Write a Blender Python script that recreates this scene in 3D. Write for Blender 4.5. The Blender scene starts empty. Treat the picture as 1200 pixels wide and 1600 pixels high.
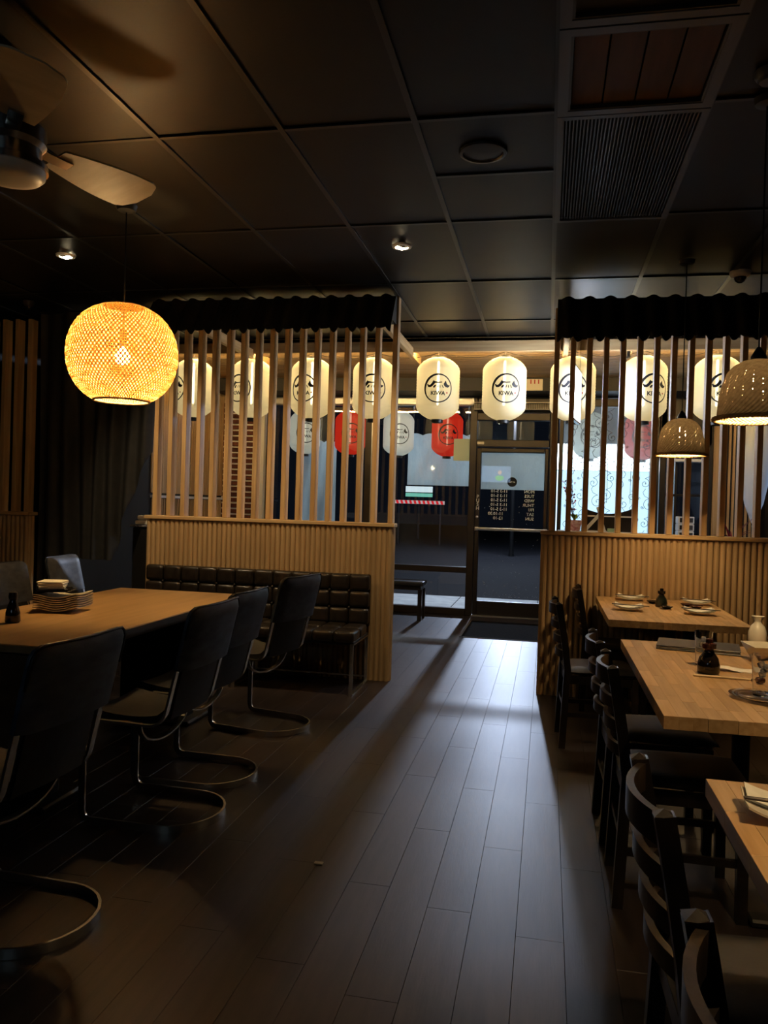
import bpy, bmesh, math, random
from mathutils import Vector, Matrix
random.seed(7)
PI = math.pi
scene = bpy.context.scene
C = scene.collection

# ------------------------------------------------------------------ camera, world, exposure
cam_d = bpy.data.cameras.new('camera')
cam = bpy.data.objects.new('camera', cam_d); C.objects.link(cam)
cam_d.sensor_fit = 'VERTICAL'; cam_d.sensor_height = 36.0; cam_d.sensor_width = 27.0
cam_d.lens = 28.125; cam_d.clip_start = 0.02; cam_d.clip_end = 200
_r = Vector((0.97932587, 0.20000887, 0.03028686))
_u = Vector((-0.03159262, 0.00333937, 0.99949525))
_b = -Vector((-0.19980677, 0.9797884, -0.00958914))
_m = Matrix(((_r.x, _u.x, _b.x, 0.0), (_r.y, _u.y, _b.y, 0.0), (_r.z, _u.z, _b.z, 1.40), (0, 0, 0, 1)))
cam.matrix_world = _m
scene.camera = cam
world = bpy.data.worlds.new('night'); scene.world = world; world.use_nodes = True
world.node_tree.nodes['Background'].inputs[0].default_value = (0.012, 0.016, 0.026, 1)
world.node_tree.nodes['Background'].inputs[1].default_value = 0.25
scene.view_settings.view_transform = 'Standard'; scene.view_settings.look = 'None'
scene.view_settings.gamma = 1.0; scene.view_settings.use_curve_mapping = False
scene.view_settings.exposure = 0.0
cy = scene.cycles
cy.use_denoising = True; cy.max_bounces = 8; cy.diffuse_bounces = 4; cy.glossy_bounces = 4
cy.transmission_bounces = 6; cy.transparent_max_bounces = 16
cy.sample_clamp_indirect = 4.0; cy.caustics_reflective = False; cy.caustics_refractive = True
# light levels (each lamp's own light sits in its builder)
L_BULB_GLOBE, L_BULB_PEND = 760.0, 900.0
L_PAPER, L_LED_SIGN, L_BOX_TOP, L_BOX_LOW, L_STRIP = 0.11, 40.0, 10.0, 2.3, 175.0
P_SPOT, P_EAVE, P_LOT = 90.0, 110.0, 3100.0

# ------------------------------------------------------------------ mesh helpers
class MB:
    def __init__(s): s.v = []; s.f = []
    def add(s, vs, fs, M=None):
        o = len(s.v)
        s.v += [tuple(M @ Vector(p)) if M else tuple(p) for p in vs]
        s.f += [tuple(i + o for i in f) for f in fs]
        return s
    def box(s, c, d, M=None):
        x, y, z = d[0] / 2, d[1] / 2, d[2] / 2
        vs = [(c[0] + a * x, c[1] + b * y, c[2] + e * z) for a in (-1, 1) for b in (-1, 1) for e in (-1, 1)]
        return s.add(vs, [(0, 1, 3, 2), (4, 6, 7, 5), (0, 4, 5, 1), (2, 3, 7, 6), (0, 2, 6, 4), (1, 5, 7, 3)], M)
    def rbox(s, c, d, r=.01, seg=2, M=None):
        bm = bmesh.new(); bmesh.ops.create_cube(bm, size=1)
        for v in bm.verts: v.co = Vector((v.co.x * d[0], v.co.y * d[1], v.co.z * d[2])) + Vector(c)
        bmesh.ops.bevel(bm, geom=bm.edges[:], offset=r, segments=seg, profile=.6, affect='EDGES')
        bm.verts.index_update()
        vs = [v.co[:] for v in bm.verts]; fs = [tuple(v.index for v in f.verts) for f in bm.faces]
        bm.free(); return s.add(vs, fs, M)
    def lathe(s, prof, n=24, c=(0, 0, 0), cap=True, M=None):
        vs = []; fs = []
        for r, z in prof:
            for k in range(n):
                a = 2 * PI * k / n; vs.append((c[0] + r * math.cos(a), c[1] + r * math.sin(a), c[2] + z))
        for i in range(len(prof) - 1):
            for k in range(n):
                k2 = (k + 1) % n
                fs.append((i * n + k, i * n + k2, (i + 1) * n + k2, (i + 1) * n + k))
        if cap:
            fs.append(tuple(reversed(range(n)))); fs.append(tuple((len(prof) - 1) * n + k for k in range(n)))
        return s.add(vs, fs, M)
    def tube(s, path, r, n=8, M=None):
        path = [Vector(p) for p in path]; vs = []; fs = []; up = None
        rs = r if isinstance(r, (list, tuple)) else [r] * len(path)
        for i, p in enumerate(path):
            t = (path[min(i + 1, len(path) - 1)] - path[max(i - 1, 0)])
            t = t.normalized() if t.length > 1e-9 else Vector((0, 0, 1))
            if up is None: up = Vector((0, 0, 1)) if abs(t.z) < .9 else Vector((1, 0, 0))
            a = t.cross(up).normalized(); b = a.cross(t).normalized(); up = b
            for k in range(n):
                w = 2 * PI * k / n; vs.append(tuple(p + a * rs[i] * math.cos(w) + b * rs[i] * math.sin(w)))
        for i in range(len(path) - 1):
            for k in range(n):
                k2 = (k + 1) % n; fs.append((i * n + k, i * n + k2, (i + 1) * n + k2, (i + 1) * n + k))
        fs.append(tuple(reversed(range(n)))); fs.append(tuple((len(path) - 1) * n + k for k in range(n)))
        return s.add(vs, fs, M)
    def sweep(s, path, norms, w, t, M=None):
        """flat bar: half-thickness t along norms, half-width w along the third axis"""
        path = [Vector(p) for p in path]; vs = []; fs = []; n = len(path)
        for i, p in enumerate(path):
            d = (path[min(i + 1, n - 1)] - path[max(i - 1, 0)]).normalized()
            nn = Vector(norms[i] if isinstance(norms, list) else norms); nn = (nn - d * nn.dot(d)).normalized()
            b = d.cross(nn)
            for a, e in ((-1, -1), (1, -1), (1, 1), (-1, 1)): vs.append(tuple(p + nn * t * a + b * w * e))
        for i in range(n - 1):
            for k in range(4):
                k2 = (k + 1) % 4; fs.append((i * 4 + k, i * 4 + k2, (i + 1) * 4 + k2, (i + 1) * 4 + k))
        fs.append((3, 2, 1, 0)); fs.append(tuple((n - 1) * 4 + k for k in range(4)))
        return s.add(vs, fs, M)
    def grid(s, fn, nu, nv, thick=None, M=None):
        vs = []; fs = []
        for j in range(nv + 1):
            for i in range(nu + 1): vs.append(tuple(fn(i / nu, j / nv)))
        q = nu + 1
        for j in range(nv):
            for i in range(nu): fs.append((j * q + i, j * q + i + 1, (j + 1) * q + i + 1, (j + 1) * q + i))
        if thick is not None:
            o = len(vs); th = Vector(thick); vs += [tuple(Vector(p) + th) for p in vs]
            fs += [tuple(reversed([k + o for k in f])) for f in fs[:]]
            ring = [i for i in range(q)] + [j * q + nu for j in range(1, nv + 1)] + [nv * q + i for i in range(nu - 1, -1, -1)] + [j * q for j in range(nv - 1, 0, -1)]
            for a, b in zip(ring, ring[1:] + ring[:1]): fs.append((b, a, a + o, b + o))
        return s.add(vs, fs, M)
    def mesh(s, name, smooth=None):
        me = bpy.data.meshes.new(name); me.from_pydata(s.v, [], s.f)
        bm = bmesh.new(); bm.from_mesh(me); bmesh.ops.recalc_face_normals(bm, faces=bm.faces); bm.to_mesh(me); bm.free()
        if smooth:
            for p in me.polygons: p.use_smooth = True
            me.set_sharp_from_angle(angle=math.radians(smooth))
        return me

def obj(name, me, m, parent=None, loc=(0, 0, 0), rot=(0, 0, 0), smooth=None):
    if isinstance(me, MB): me = me.mesh(name, smooth)
    if not me.materials and m: me.materials.append(m)
    o = bpy.data.objects.new(name, me); C.objects.link(o)
    o.location = loc; o.rotation_euler = rot
    if parent: o.parent = parent
    return o
def tag(o, label, cat, group=None):
    o['label'] = label; o['category'] = cat
    if group: o['group'] = group
    return o
def thing(name, label, cat, loc=(0, 0, 0), rz=0.0, group=None):
    o = bpy.data.objects.new(name, None); C.objects.link(o); o.empty_display_size = .05
    o.location = loc; o.rotation_euler = (0, 0, rz)
    return tag(o, label, cat, group)
def struct(name, me, m, parent=None, loc=(0, 0, 0), smooth=None):
    o = obj(name, me, m, parent, loc, smooth=smooth)
    if not parent: o['kind'] = 'structure'
    return o
def sroot(name, loc=(0, 0, 0)):
    o = bpy.data.objects.new(name, None); C.objects.link(o); o.location = loc; o['kind'] = 'structure'; return o
def dup(root, loc, rz, label=None, group=None):
    def cp(o, par):
        c = o.copy(); C.objects.link(c); c.parent = par
        for ch in o.children: cp(ch, c)
        return c
    r = cp(root, None); r.location = loc; r.rotation_euler = (0, 0, rz)
    if label: r['label'] = label
    if group: r['group'] = group
    return r
def bez(p0, p1, p2, n=6):
    p0, p1, p2 = Vector(p0), Vector(p1), Vector(p2)
    return [p0 * (1 - t) ** 2 + p1 * 2 * t * (1 - t) + p2 * t * t for t in [k / n for k in range(n + 1)]]

# ------------------------------------------------------------------ materials
def pmat(name, col, rough=.5, metal=0., spec=.5, emit=None, estr=0., coat=0., trans=0., ior=1.45, sheen=0., aniso=0.):
    m = bpy.data.materials.new(name); m.use_nodes = True
    b = m.node_tree.nodes['Principled BSDF']
    b.inputs['Base Color'].default_value = (*col, 1); b.inputs['Roughness'].default_value = rough
    b.inputs['Metallic'].default_value = metal; b.inputs['Specular IOR Level'].default_value = spec
    b.inputs['Coat Weight'].default_value = coat; b.inputs['Transmission Weight'].default_value = trans
    b.inputs['IOR'].default_value = ior; b.inputs['Anisotropic'].default_value = aniso
    if emit: b.inputs['Emission Color'].default_value = (*emit, 1); b.inputs['Emission Strength'].default_value = estr
    return m
def nodes(m): return m.node_tree.nodes, m.node_tree.links, m.node_tree.nodes['Principled BSDF']
def vary(m, c1, c2, scale=(1, 1, 1), noise=4., detail=4., bump=0., rnd=0., bscale=None, bdist=.01):
    """colour varies with stretched noise in object space, offset and tinted per object"""
    N, L, b = nodes(m)
    tc = N.new('ShaderNodeTexCoord'); oi = N.new('ShaderNodeObjectInfo')
    mp = N.new('ShaderNodeMapping'); mp.inputs['Scale'].default_value = scale
    ad = N.new('ShaderNodeVectorMath'); ad.operation = 'ADD'
    mu = N.new('ShaderNodeVectorMath'); mu.operation = 'SCALE'; mu.inputs['Scale'].default_value = 37.0
    cb = N.new('ShaderNodeCombineXYZ')
    for k in range(3): L.new(oi.outputs['Random'], cb.inputs[k])
    L.new(cb.outputs[0], mu.inputs[0]); L.new(tc.outputs['Object'], ad.inputs[0]); L.new(mu.outputs[0], ad.inputs[1])
    L.new(ad.outputs[0], mp.inputs['Vector'])
    nz = N.new('ShaderNodeTexNoise'); nz.inputs['Scale'].default_value = noise; nz.inputs['Detail'].default_value = detail
    L.new(mp.outputs[0], nz.inputs['Vector'])
    cr = N.new('ShaderNodeValToRGB'); cr.color_ramp.elements[0].position = .35; cr.color_ramp.elements[1].position = .68
    cr.color_ramp.elements[0].color = (*c1, 1); cr.color_ramp.elements[1].color = (*c2, 1)
    L.new(nz.outputs['Fac'], cr.inputs['Fac'])
    out = cr.outputs['Color']
    if rnd:
        hs = N.new('ShaderNodeHueSaturation'); mr = N.new('ShaderNodeMapRange')
        mr.inputs['To Min'].default_value = 1 - rnd; mr.inputs['To Max'].default_value = 1 + rnd
        L.new(oi.outputs['Random'], mr.inputs['Value']); L.new(mr.outputs[0], hs.inputs['Value']); L.new(out, hs.inputs['Color'])
        out = hs.outputs['Color']
    L.new(out, b.inputs['Base Color'])
    if bump:
        bp = N.new('ShaderNodeBump'); bp.inputs['Strength'].default_value = bump; bp.inputs['Distance'].default_value = bdist
        src = nz
        if bscale:
            src = N.new('ShaderNodeTexNoise'); src.inputs['Scale'].default_value = bscale; src.inputs['Detail'].default_value = 3
            L.new(mp.outputs[0], src.inputs['Vector'])
        L.new(src.outputs['Fac'], bp.inputs['Height']); L.new(bp.outputs[0], b.inputs['Normal'])
    return m
def emat(name, col, s):
    m = bpy.data.materials.new(name); m.use_nodes = True; N = m.node_tree.nodes; N.clear()
    e = N.new('ShaderNodeEmission'); o = N.new('ShaderNodeOutputMaterial')
    e.inputs[0].default_value = (*col, 1); e.inputs[1].default_value = s
    m.node_tree.links.new(e.outputs[0], o.inputs[0]); return m
def clearglass(name, tint=(1, 1, 1), ior=1.5):
    m = bpy.data.materials.new(name); m.use_nodes = True; N = m.node_tree.nodes; L = m.node_tree.links; N.clear()
    t = N.new('ShaderNodeBsdfTransparent'); g = N.new('ShaderNodeBsdfGlossy'); fr = N.new('ShaderNodeFresnel')
    mx = N.new('ShaderNodeMixShader'); o = N.new('ShaderNodeOutputMaterial')
    t.inputs[0].default_value = (*tint, 1); g.inputs['Roughness'].default_value = .0; fr.inputs[0].default_value = ior
    L.new(fr.outputs[0], mx.inputs[0]); L.new(t.outputs[0], mx.inputs[1]); L.new(g.outputs[0], mx.inputs[2]); L.new(mx.outputs[0], o.inputs[0])
    return m

def thin(m, col, f):
    """let light through a thin sheet"""
    N, L, b = nodes(m); o = [n for n in N if n.type == 'OUTPUT_MATERIAL'][0]
    t = N.new('ShaderNodeBsdfTranslucent'); t.inputs[0].default_value = (*col, 1); x = N.new('ShaderNodeMixShader'); x.inputs[0].default_value = f
    L.new(b.outputs[0], x.inputs[1]); L.new(t.outputs[0], x.inputs[2]); L.new(x.outputs[0], o.inputs[0]); return m
PINE = vary(pmat('pine', (.5, .33, .16), .55), (.44, .26, .105), (.60, .40, .19), (14, 14, .8), 2.2, 5, .08, .14)
PINE_X = vary(pmat('pine_crosswise', (.5, .33, .16), .55), (.46, .28, .12), (.62, .43, .21), (.8, 14, 14), 2.2, 5, .08, .14)
PINE_Y = vary(pmat('pine_lengthwise', (.5, .33, .16), .55), (.46, .28, .12), (.62, .43, .21), (14, .8, 14), 2.2, 5, .08, .14)
FLUTE = vary(pmat('fluted_oak', (.42, .27, .13), .5), (.38, .245, .115), (.48, .315, .155), (30, 30, 1.2), 2., 3, .05, .07)
FLOORM = vary(pmat('dark_floor_wood', (.03, .02, .018), .43, spec=.42), (.022, .015, .013), (.034, .024, .021), (22, 2.2, 22), 1.6, 6, .16, .10, 7., .002)
UNDER = pmat('joint_dark', (.010, .008, .007), .9)
TILE = vary(pmat('ceiling_tile_black', (.008, .008, .007), .44, spec=.26), (.0062, .0058, .005), (.009, .0083, .0072), (1, 1, 1), 6., 4, .06, .12, 60., .003)
TEE = pmat('ceiling_tee_dark_metal', (.014, .014, .013), .36, spec=.45)
TEE2 = pmat('grey_trim_metal', (.055, .058, .066), .42)
BLACKW = vary(pmat('black_wall_paint', (.012, .012, .012), .6), (.010, .010, .010), (.016, .015, .014), (1, 1, 1), 3., 4, .05)
CURT = vary(pmat('black_curtain_cloth', (.01, .01, .01), .75), (.008, .008, .008), (.014, .013, .012), (1, 1, 1), 20., 3)
ROOF = vary(pmat('black_roof_tile', (.010, .010, .010), .5, spec=.3), (.008, .008, .008), (.013, .012, .011), (1, 1, 1), 12., 3, .05, .2)
LEATHER = vary(pmat('black_leather', (.012, .012, .013), .46, spec=.32), (.009, .009, .010), (.017, .017, .018), (1, 1, 1), 30., 4, .12, .1, 90., .002)
SLING = vary(pmat('cool_light_tinted_black_leather', (.03, .036, .05), .46, spec=.5), (.034, .043, .062), (.080, .098, .130), (2, 2, 5), 5., 4, .12, .1, 60., .003)  # blue-grey, raised tone stands in for cool light on the chair backs
BROWNL = vary(pmat('dark_brown_leather', (.02, .015, .01), .3, spec=.55), (.014, .010, .007), (.026, .019, .013), (1, 1, 1), 26., 4, .12, .1, 90., .002)
CHROME = pmat('chrome_bar', (.78, .74, .68), .27, 1.0)
NICKEL = pmat('brushed_nickel', (.55, .52, .49), .22, 1.0)
DARKWOOD = vary(pmat('black_stained_wood', (.010, .008, .007), .32, spec=.38), (.008, .006, .0055), (.016, .012, .010), (16, 16, 1.5), 2., 4, .06)
BLOCK = vary(pmat('butcher_block', (.50, .30, .13), .36, spec=.45), (.44, .255, .10), (.58, .37, .175), (22, 1.4, 22), 1.8, 4, .03, .17)
TOPOAK = vary(pmat('table_oak_laminate', (.45, .27, .11), .32, spec=.5), (.42, .245, .095), (.54, .33, .145), (9, .7, 9), 1.7, 5, .02)
EDGEDK = pmat('dark_table_edge', (.05, .035, .022), .5)
BLKMET = pmat('black_metal', (.010, .010, .010), .42, .0, .4)
BRONZE = pmat('dark_bronze_frame', (.018, .014, .011), .4, .3, .5)
ALU = pmat('dull_aluminium', (.42, .42, .42), .35, .9)
CERAM = vary(pmat('cream_ceramic', (.72, .65, .50), .25, spec=.5), (.68, .61, .46), (.76, .70, .55), (1, 1, 1), 20., 3)
PAPERW = vary(pmat('white_paper_napkin', (.80, .76, .64), .85), (.76, .72, .6), (.84, .80, .69), (1, 1, 1), 30., 3)
DKGLAZE = pmat('dark_glazed_ceramic', (.012, .010, .009), .1, spec=.6)
GRNGLAZE = vary(pmat('black_green_glaze', (.02, .028, .022), .15, spec=.6), (.012, .017, .014), (.03, .045, .033), (1, 1, 1), 25., 3)
LACQ = pmat('red_brown_lacquer', (.05, .014, .009), .2, spec=.6)
BAMBOO = pmat('bamboo_chopstick', (.66, .50, .26), .5)
DKSTICK = pmat('dark_chopstick', (.03, .018, .012), .35)
MENUM = pmat('black_menu_cover', (.022, .024, .03), .35, spec=.5)
GLASSW = pmat('drinking_glass', (1, 1, 1), .02, trans=1.0, ior=1.4)
ICE = pmat('ice', (.95, .97, 1), .12, trans=.8, ior=1.31)
PANE = clearglass('window_glass', (.94, .96, .97), 1.52)
VINYL = thin(vary(pmat('grey_vinyl_banner', (.40, .47, .55), .45, spec=.4), (.34, .41, .49), (.45, .52, .60), (2, 2, 1.2), 2.5, 4, 1., 0, 4., .12), (.60, .66, .66), .62)
GREENP = thin(pmat('pale_green_paper', (.62, .66, .50), .8), (.62, .66, .46), .5)
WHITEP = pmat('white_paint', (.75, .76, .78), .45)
WHITETXT = pmat('white_vinyl_letters', (.75, .78, .82), .6)
INK = pmat('black_ink', (.008, .007, .010), .6)
REDINK = pmat('red_seal_ink', (.35, .02, .02), .6)
MATM = vary(pmat('black_floor_mat', (.008, .008, .008), 1., spec=.03), (.006, .006, .006), (.013, .013, .013), (1, 1, 1), 60., 3, .3)
WICKER = vary(pmat('wicker_brown', (.48, .35, .20), .95, spec=.05), (.40, .28, .155), (.58, .43, .26), (1, 1, 1), 60., 4, .2, 0, 160., .002)
WICKER_S = thin(vary(pmat('wicker_shade', (.48, .35, .20), .95, spec=.05), (.40, .28, .155), (.58, .43, .26), (1, 1, 1), 60., 4, .2, 0, 160., .002), (.50, .36, .20), .004)
CONC = vary(pmat('sidewalk_concrete', (.36, .38, .40), .8), (.30, .32, .34), (.42, .44, .46), (1, 1, 1), 5., 5, .1)
ASPH = vary(pmat('asphalt', (.03, .03, .032), .95, spec=.08), (.004, .004, .005), (.008, .008, .009), (1, 1, 1), 8., 5, .1)
BRICKM = vary(pmat('dark_red_brick', (.10, .03, .018), .75), (.07, .020, .012), (.15, .045, .026), (1, 1, 1), 20., 4, .2, .25)
MORTAR = pmat('pale_mortar', (.82, .78, .72), .9)
BLADE = vary(pmat('fan_blade_maple', (.62, .50, .30), .45), (.56, .44, .25), (.66, .54, .33), (10, 1, 10), 2., 4)
OPAL = pmat('opal_fan_bowl', (.85, .78, .62), .4)
ORANGE = vary(pmat('stained_filter_panel', (.09, .045, .013), .7), (.065, .030, .009), (.10, .05, .017), (9, 1, 1), 2., 4)
ORCHID = pmat('magenta_petals', (.30, .02, .07), .6)
LEAFG = pmat('leaf_green', (.16, .30, .03), .5)
REDLEAF = pmat('red_leaf', (.22, .015, .02), .5)
PINKPOT = vary(pmat('pink_patterned_pot', (.6, .3, .32), .4), (.50, .17, .2), (.8, .6, .6), (1, 1, 1), 38., 2)
DOMEW = pmat('camera_housing_white', (.55, .53, .5), .4)
DOMEG = pmat('camera_dome_glass', (.01, .01, .012), .06, spec=.8)

# ------------------------------------------------------------------ floor (planks)
floor = struct('floor', MB().box((-1.4, 4.05, -.03), (8.0, 12.7, .03)), UNDER)
PW, PL = .1545, 1.22
plank_me = {}
def plank_mesh(ln):
    k = round(ln, 3)
    if k not in plank_me:
        mb = MB(); w, l, b = PW - .0009, ln - .0009, .0007
        x, y = w / 2, l / 2
        vs = [(-x, -y, -.0145), (x, -y, -.0145), (x, y, -.0145), (-x, y, -.0145), (-x, -y, -b), (x, -y, -b), (x, y, -b), (-x, y, -b),
              (-x + b, -y + b, 0), (x - b, -y + b, 0), (x - b, y - b, 0), (-x + b, y - b, 0)]
        fs = [(3, 2, 1, 0)] + [(i, (i + 1) % 4, 4 + (i + 1) % 4, 4 + i) for i in range(4)] + [(4 + i, 4 + (i + 1) % 4, 8 + (i + 1) % 4, 8 + i) for i in range(4)] + [(8, 9, 10, 11)]
        me = mb.add(vs, fs).mesh('plank'); me.materials.append(FLOORM); plank_me[k] = me
    return plank_me[k]
rest = MB(); k0 = -34
for k in range(k0, 17):
    xc = -.058 + PW * (k + .5)
    if xc > 2.5 or xc < -5.3: continue
    ph = (3.867 + (k * 0.4537 * PL)) % PL
    y0 = -2.2; cuts = [y0]; y = y0 + ((ph - y0) % PL)
    while y < 10.3: cuts.append(y); y += PL
    cuts.append(10.33)
    for a, b in zip(cuts, cuts[1:]):
        if b - a < .02: continue
        yc = (a + b) / 2
        seen = (b > 1.3) and (-4.2 < xc < 1.3) and (xc > -.72 * b - .1)
        if seen and (xc > -3.4 or b > 6.4): obj('plank', plank_mesh(b - a), None, floor, (xc, yc, 0))
        else:
            me = plank_mesh(b - a)
            rest.add([v.co[:] for v in me.vertices], [tuple(p.vertices) for p in me.polygons], Matrix.Translation((xc, yc, 0)))
ro = obj('plank_field', rest, FLOORM, floor); ro['kind'] = 'stuff'

# ------------------------------------------------------------------ ceiling (tiles, tees, grille)
CZ = 3.05
ceil = struct('ceiling', MB().box((-1.4, 4.05, CZ + .06), (8.0, 12.7, .04)), UNDER)
XL = [-.01 + .6 * k for k in range(-9, 5)]
YL = [3.40 + 1.24 * k for k in range(-5, 4)]
YL = [-2.25] + [y for y in YL if y > -2] + [7.76]
tile_me = {}
def tile(x0, x1, y0, y1, dz=0.0, rot=(0, 0, 0)):
    w, l = x1 - x0 - .018, y1 - y0 - .018; k = (round(w, 3), round(l, 3))
    if k not in tile_me:
        me = MB().rbox((0, 0, 0), (w, l, .018), .003, 1).mesh('ceiling_tile'); me.materials.append(TILE); tile_me[k] = me
    return obj('ceiling_tile', tile_me[k], None, ceil, ((x0 + x1) / 2, (y0 + y1) / 2, CZ + .013 + dz), rot)
for i in range(len(XL) - 1):
    for j in range(len(YL) - 1):
        x0, x1, y0, y1 = XL[i], XL[i + 1], YL[j], YL[j + 1]
        special = abs(x0 + .01) < .01
        if special and 2.1 < y0 < 4.5:
            continue
        if abs(x0 + .61) < .01 and abs(y0 - 3.40) < .01:
            tile(x0, x1, 3.40, 3.99); tile(x0, x1, 3.99, 4.64); continue
        sag = random.uniform(-.003, .003)
        tile(x0, x1, y0, y1, sag, (random.uniform(-.003, .003), random.uniform(-.004, .004), 0))
mt = MB().box((0, 2.755, 0), (.026, 10.0, .008)).mesh('main_tee'); mt.materials.append(TEE)
for x in XL: obj('main_tee', mt, None, ceil, (x, 0, CZ))
ct = MB().box((0, 0, 0), (.572, .022, .007)).mesh('cross_tee'); ct.materials.append(TEE)
for i in range(len(XL) - 1):
    for y in YL[1:-1]: obj('cross_tee', ct, None, ceil, ((XL[i] + XL[i + 1]) / 2, y, CZ))
obj('cross_tee', ct, None, ceil, (-.31, 3.99, CZ))
# wide grey trim round the return-air column
def fr(x0, x1, y0, y1, w, name, m, z=CZ - .004, h=.014):
    mb = MB()
    mb.box(((x0 + x1) / 2, y0 + w / 2, z), (x1 - x0, w, h)); mb.box(((x0 + x1) / 2, y1 - w / 2, z), (x1 - x0, w, h))
    mb.box((x0 + w / 2, (y0 + y1) / 2, z), (w, y1 - y0 - 2 * w, h)); mb.box((x1 - w / 2, (y0 + y1) / 2, z), (w, y1 - y0 - 2 * w, h))
    return mb, name, m
gr = thing('return_air_grille', 'long black ribbed return air grille in grey ceiling trim', 'vent', (.29, 4.02, CZ - .02))
mb, _, _ = fr(-.30, .30, -.62, .62, .028, '', None, 0, .016); obj('frame', mb, TEE2, gr)
obj('backing', MB().box((0, 0, .018), (.55, 1.19, .006)), UNDER, gr)
rib = MB().box((0, 0, .006), (.006, 1.18, .012)).mesh('rib'); rib.materials.append(pmat('grille_rib', (.03, .03, .034), .4))
for k in range(36): obj('rib', rib, None, gr, (-.262 + k * .015, 0, 0))
for nm, y0, y1, m, lab in (('ceiling_filter_panel', 2.78, 3.39, ORANGE, 'rust stained square filter panel in grey ceiling trim'),
                           ('ceiling_hatch', 2.17, 2.77, BLACKW, 'black square ceiling hatch next to the rust stained panel')):
    t = thing(nm, lab, 'ceiling panel', (.29, (y0 + y1) / 2, CZ - .02)); h = (y1 - y0) / 2
    mb, _, _ = fr(-.30, .30, -h, h, .04, '', None, 0, .018); obj('frame', mb, TEE2, t)
    mb, _, _ = fr(-.262, .262, -h + .038, h - .038, .012, '', None, .004, .02); obj('inner_frame', mb, TEE, t)
    if m is ORANGE:
        fp = MB().box((0, 0, 0), (.118, 2 * h - .09, .01)).mesh('filter_pleat'); fp.materials.append(m)
        for k in range(4): obj('filter_pleat', fp, None, t, (-.188 + k * .125, 0, .016))
    else: obj('board', MB().box((0, 0, .016), (.5, 2 * h - .09, .01)), m, t)

# ------------------------------------------------------------------ walls
struct('wall_left', MB().box((-5.35, 4.05, 1.52), (.1, 12.7, 3.04)), BLACKW)
struct('wall_right', MB().box((2.6, 4.05, 1.52), (.1, 12.7, 3.04)), BLACKW)
struct('wall_back', MB().box((-1.4, -2.3, 1.52), (8.0, .1, 3.04)), BLACKW)
FY = 10.33
wf = sroot('wall_front', (0, FY, 0))
obj('header', MB().box((-1.38, .03, 2.93), (7.8, .16, .24)), BLACKW, wf)
obj('upper_fascia', MB().box((-1.38, -.32, 2.90), (7.8, .5, .17)), BLACKW, wf)
obj('left_pier', MB().box((-4.86, .03, 1.405), (.86, .16, 2.81)), BLACKW, wf)
obj('right_pier', MB().box((2.02, .03, 1.405), (.14, .16, 2.81)), DARKWOOD, wf)
obj('timber_panel', MB().box((2.02, -.07, 1.45), (.15, .03, 2.7)), PINE, wf)
rm = MB().box((0, 0, 0), (.026, .03, 2.75)).mesh('timber_rib'); rm.materials.append(PINE)
obj('rib_backing', MB().box((2.32, .03, 1.405), (.46, .14, 2.81)), DARKWOOD, wf)
for k in range(8): obj('timber_rib', rm, None, wf, (2.13 + k * .05, -.055, 1.43))
# brick pier: individual bricks on mortar
bp = struct('wall_brick_pier', MB().box((-4.09, FY - .02, 1.405), (.66, .18, 2.81)), MORTAR)
bk = MB().rbox((0, 0, 0), (.186, .03, .054), .004, 1).mesh('brick'); bk.materials.append(BRICKM)
hb = MB().rbox((0, 0, 0), (.088, .03, .054), .004, 1).mesh('brick'); hb.materials.append(BRICKM)
for r in range(36):
    z = .04 + r * .0755; xs = [-4.315, -4.11, -3.905] if r % 2 == 0 else [-4.21, -4.005]
    for x in xs: obj('brick', bk, None, bp, (x, FY - .117, z))
    if r % 2:
        for x in (-4.36, -3.855): obj('brick', hb, None, bp, (x, FY - .117, z))
# ------------------------------------------------------------------ shop front glazing
def frame_bars(root, bars, m=BRONZE, name='frame_bar'):
    for c, d in bars: obj(name, MB().rbox(c, d, .006, 1), m, root)
w1 = sroot('window_1', (0, FY, 0))
frame_bars(w1, [((-3.70, 0, 1.405), (.09, .10, 2.81)), ((-2.33, 0, 1.405), (.10, .10, 2.81)), ((-.955, 0, 1.405), (.09, .12, 2.81)),
                ((-2.33, 0, .045), (2.8, .10, .09)), ((-1.64, 0, .585), (1.3, .09, .075)), ((-3.01, 0, .585), (1.3, .09, .075))])
obj('head_rail', MB().rbox((-2.33, -.06, 2.745), (2.75, .08, .11), .02, 2), ALU, w1)
for x0, x1 in ((-3.65, -2.385), (-2.275, -1.0)):
    for z0, z1 in ((.095, .545), (.625, 2.80)):
        obj('pane', MB().box(((x0 + x1) / 2, .02, (z0 + z1) / 2), (x1 - x0, .006, z1 - z0)), PANE, w1)
obj('shiny_mullion_edge', MB().box((-2.285, -.055, 1.4), (.012, .012, 2.6)), ALU, w1)
d1 = sroot('door_1', (0, FY, 0))
frame_bars(d1, [((-.455, 0, 2.22), (.91, .12, .09)), ((-.455, 0, 2.56), (.91, .12, .09)), ((.055, 0, 1.405), (.10, .12, 2.81)), ((-.455, 0, 2.72), (.91, .10, .22))], name='door_frame')
lf = obj('door_leaf', MB().rbox((-.88, -.01, 1.09), (.055, .05, 2.14), .006, 1).rbox((-.025, -.01, 1.09), (.045, .05, 2.14), .006, 1)
         .rbox((-.455, -.01, 2.135), (.80, .05, .05), .006, 1).rbox((-.455, -.01, .11), (.80, .05, .18), .006, 1), BRONZE, d1)
obj('pane', MB().box((-.45, .005, 1.155), (.805, .006, 1.91)), PANE, lf)
obj('push_bar', MB().rbox((-.45, -.055, 1.125), (.90, .03, .035), .008, 2).box((-.885, -.04, 1.125), (.04, .03, .05)).box((-.02, -.04, 1.125), (.04, .03, .05)), ALU, lf)
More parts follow.
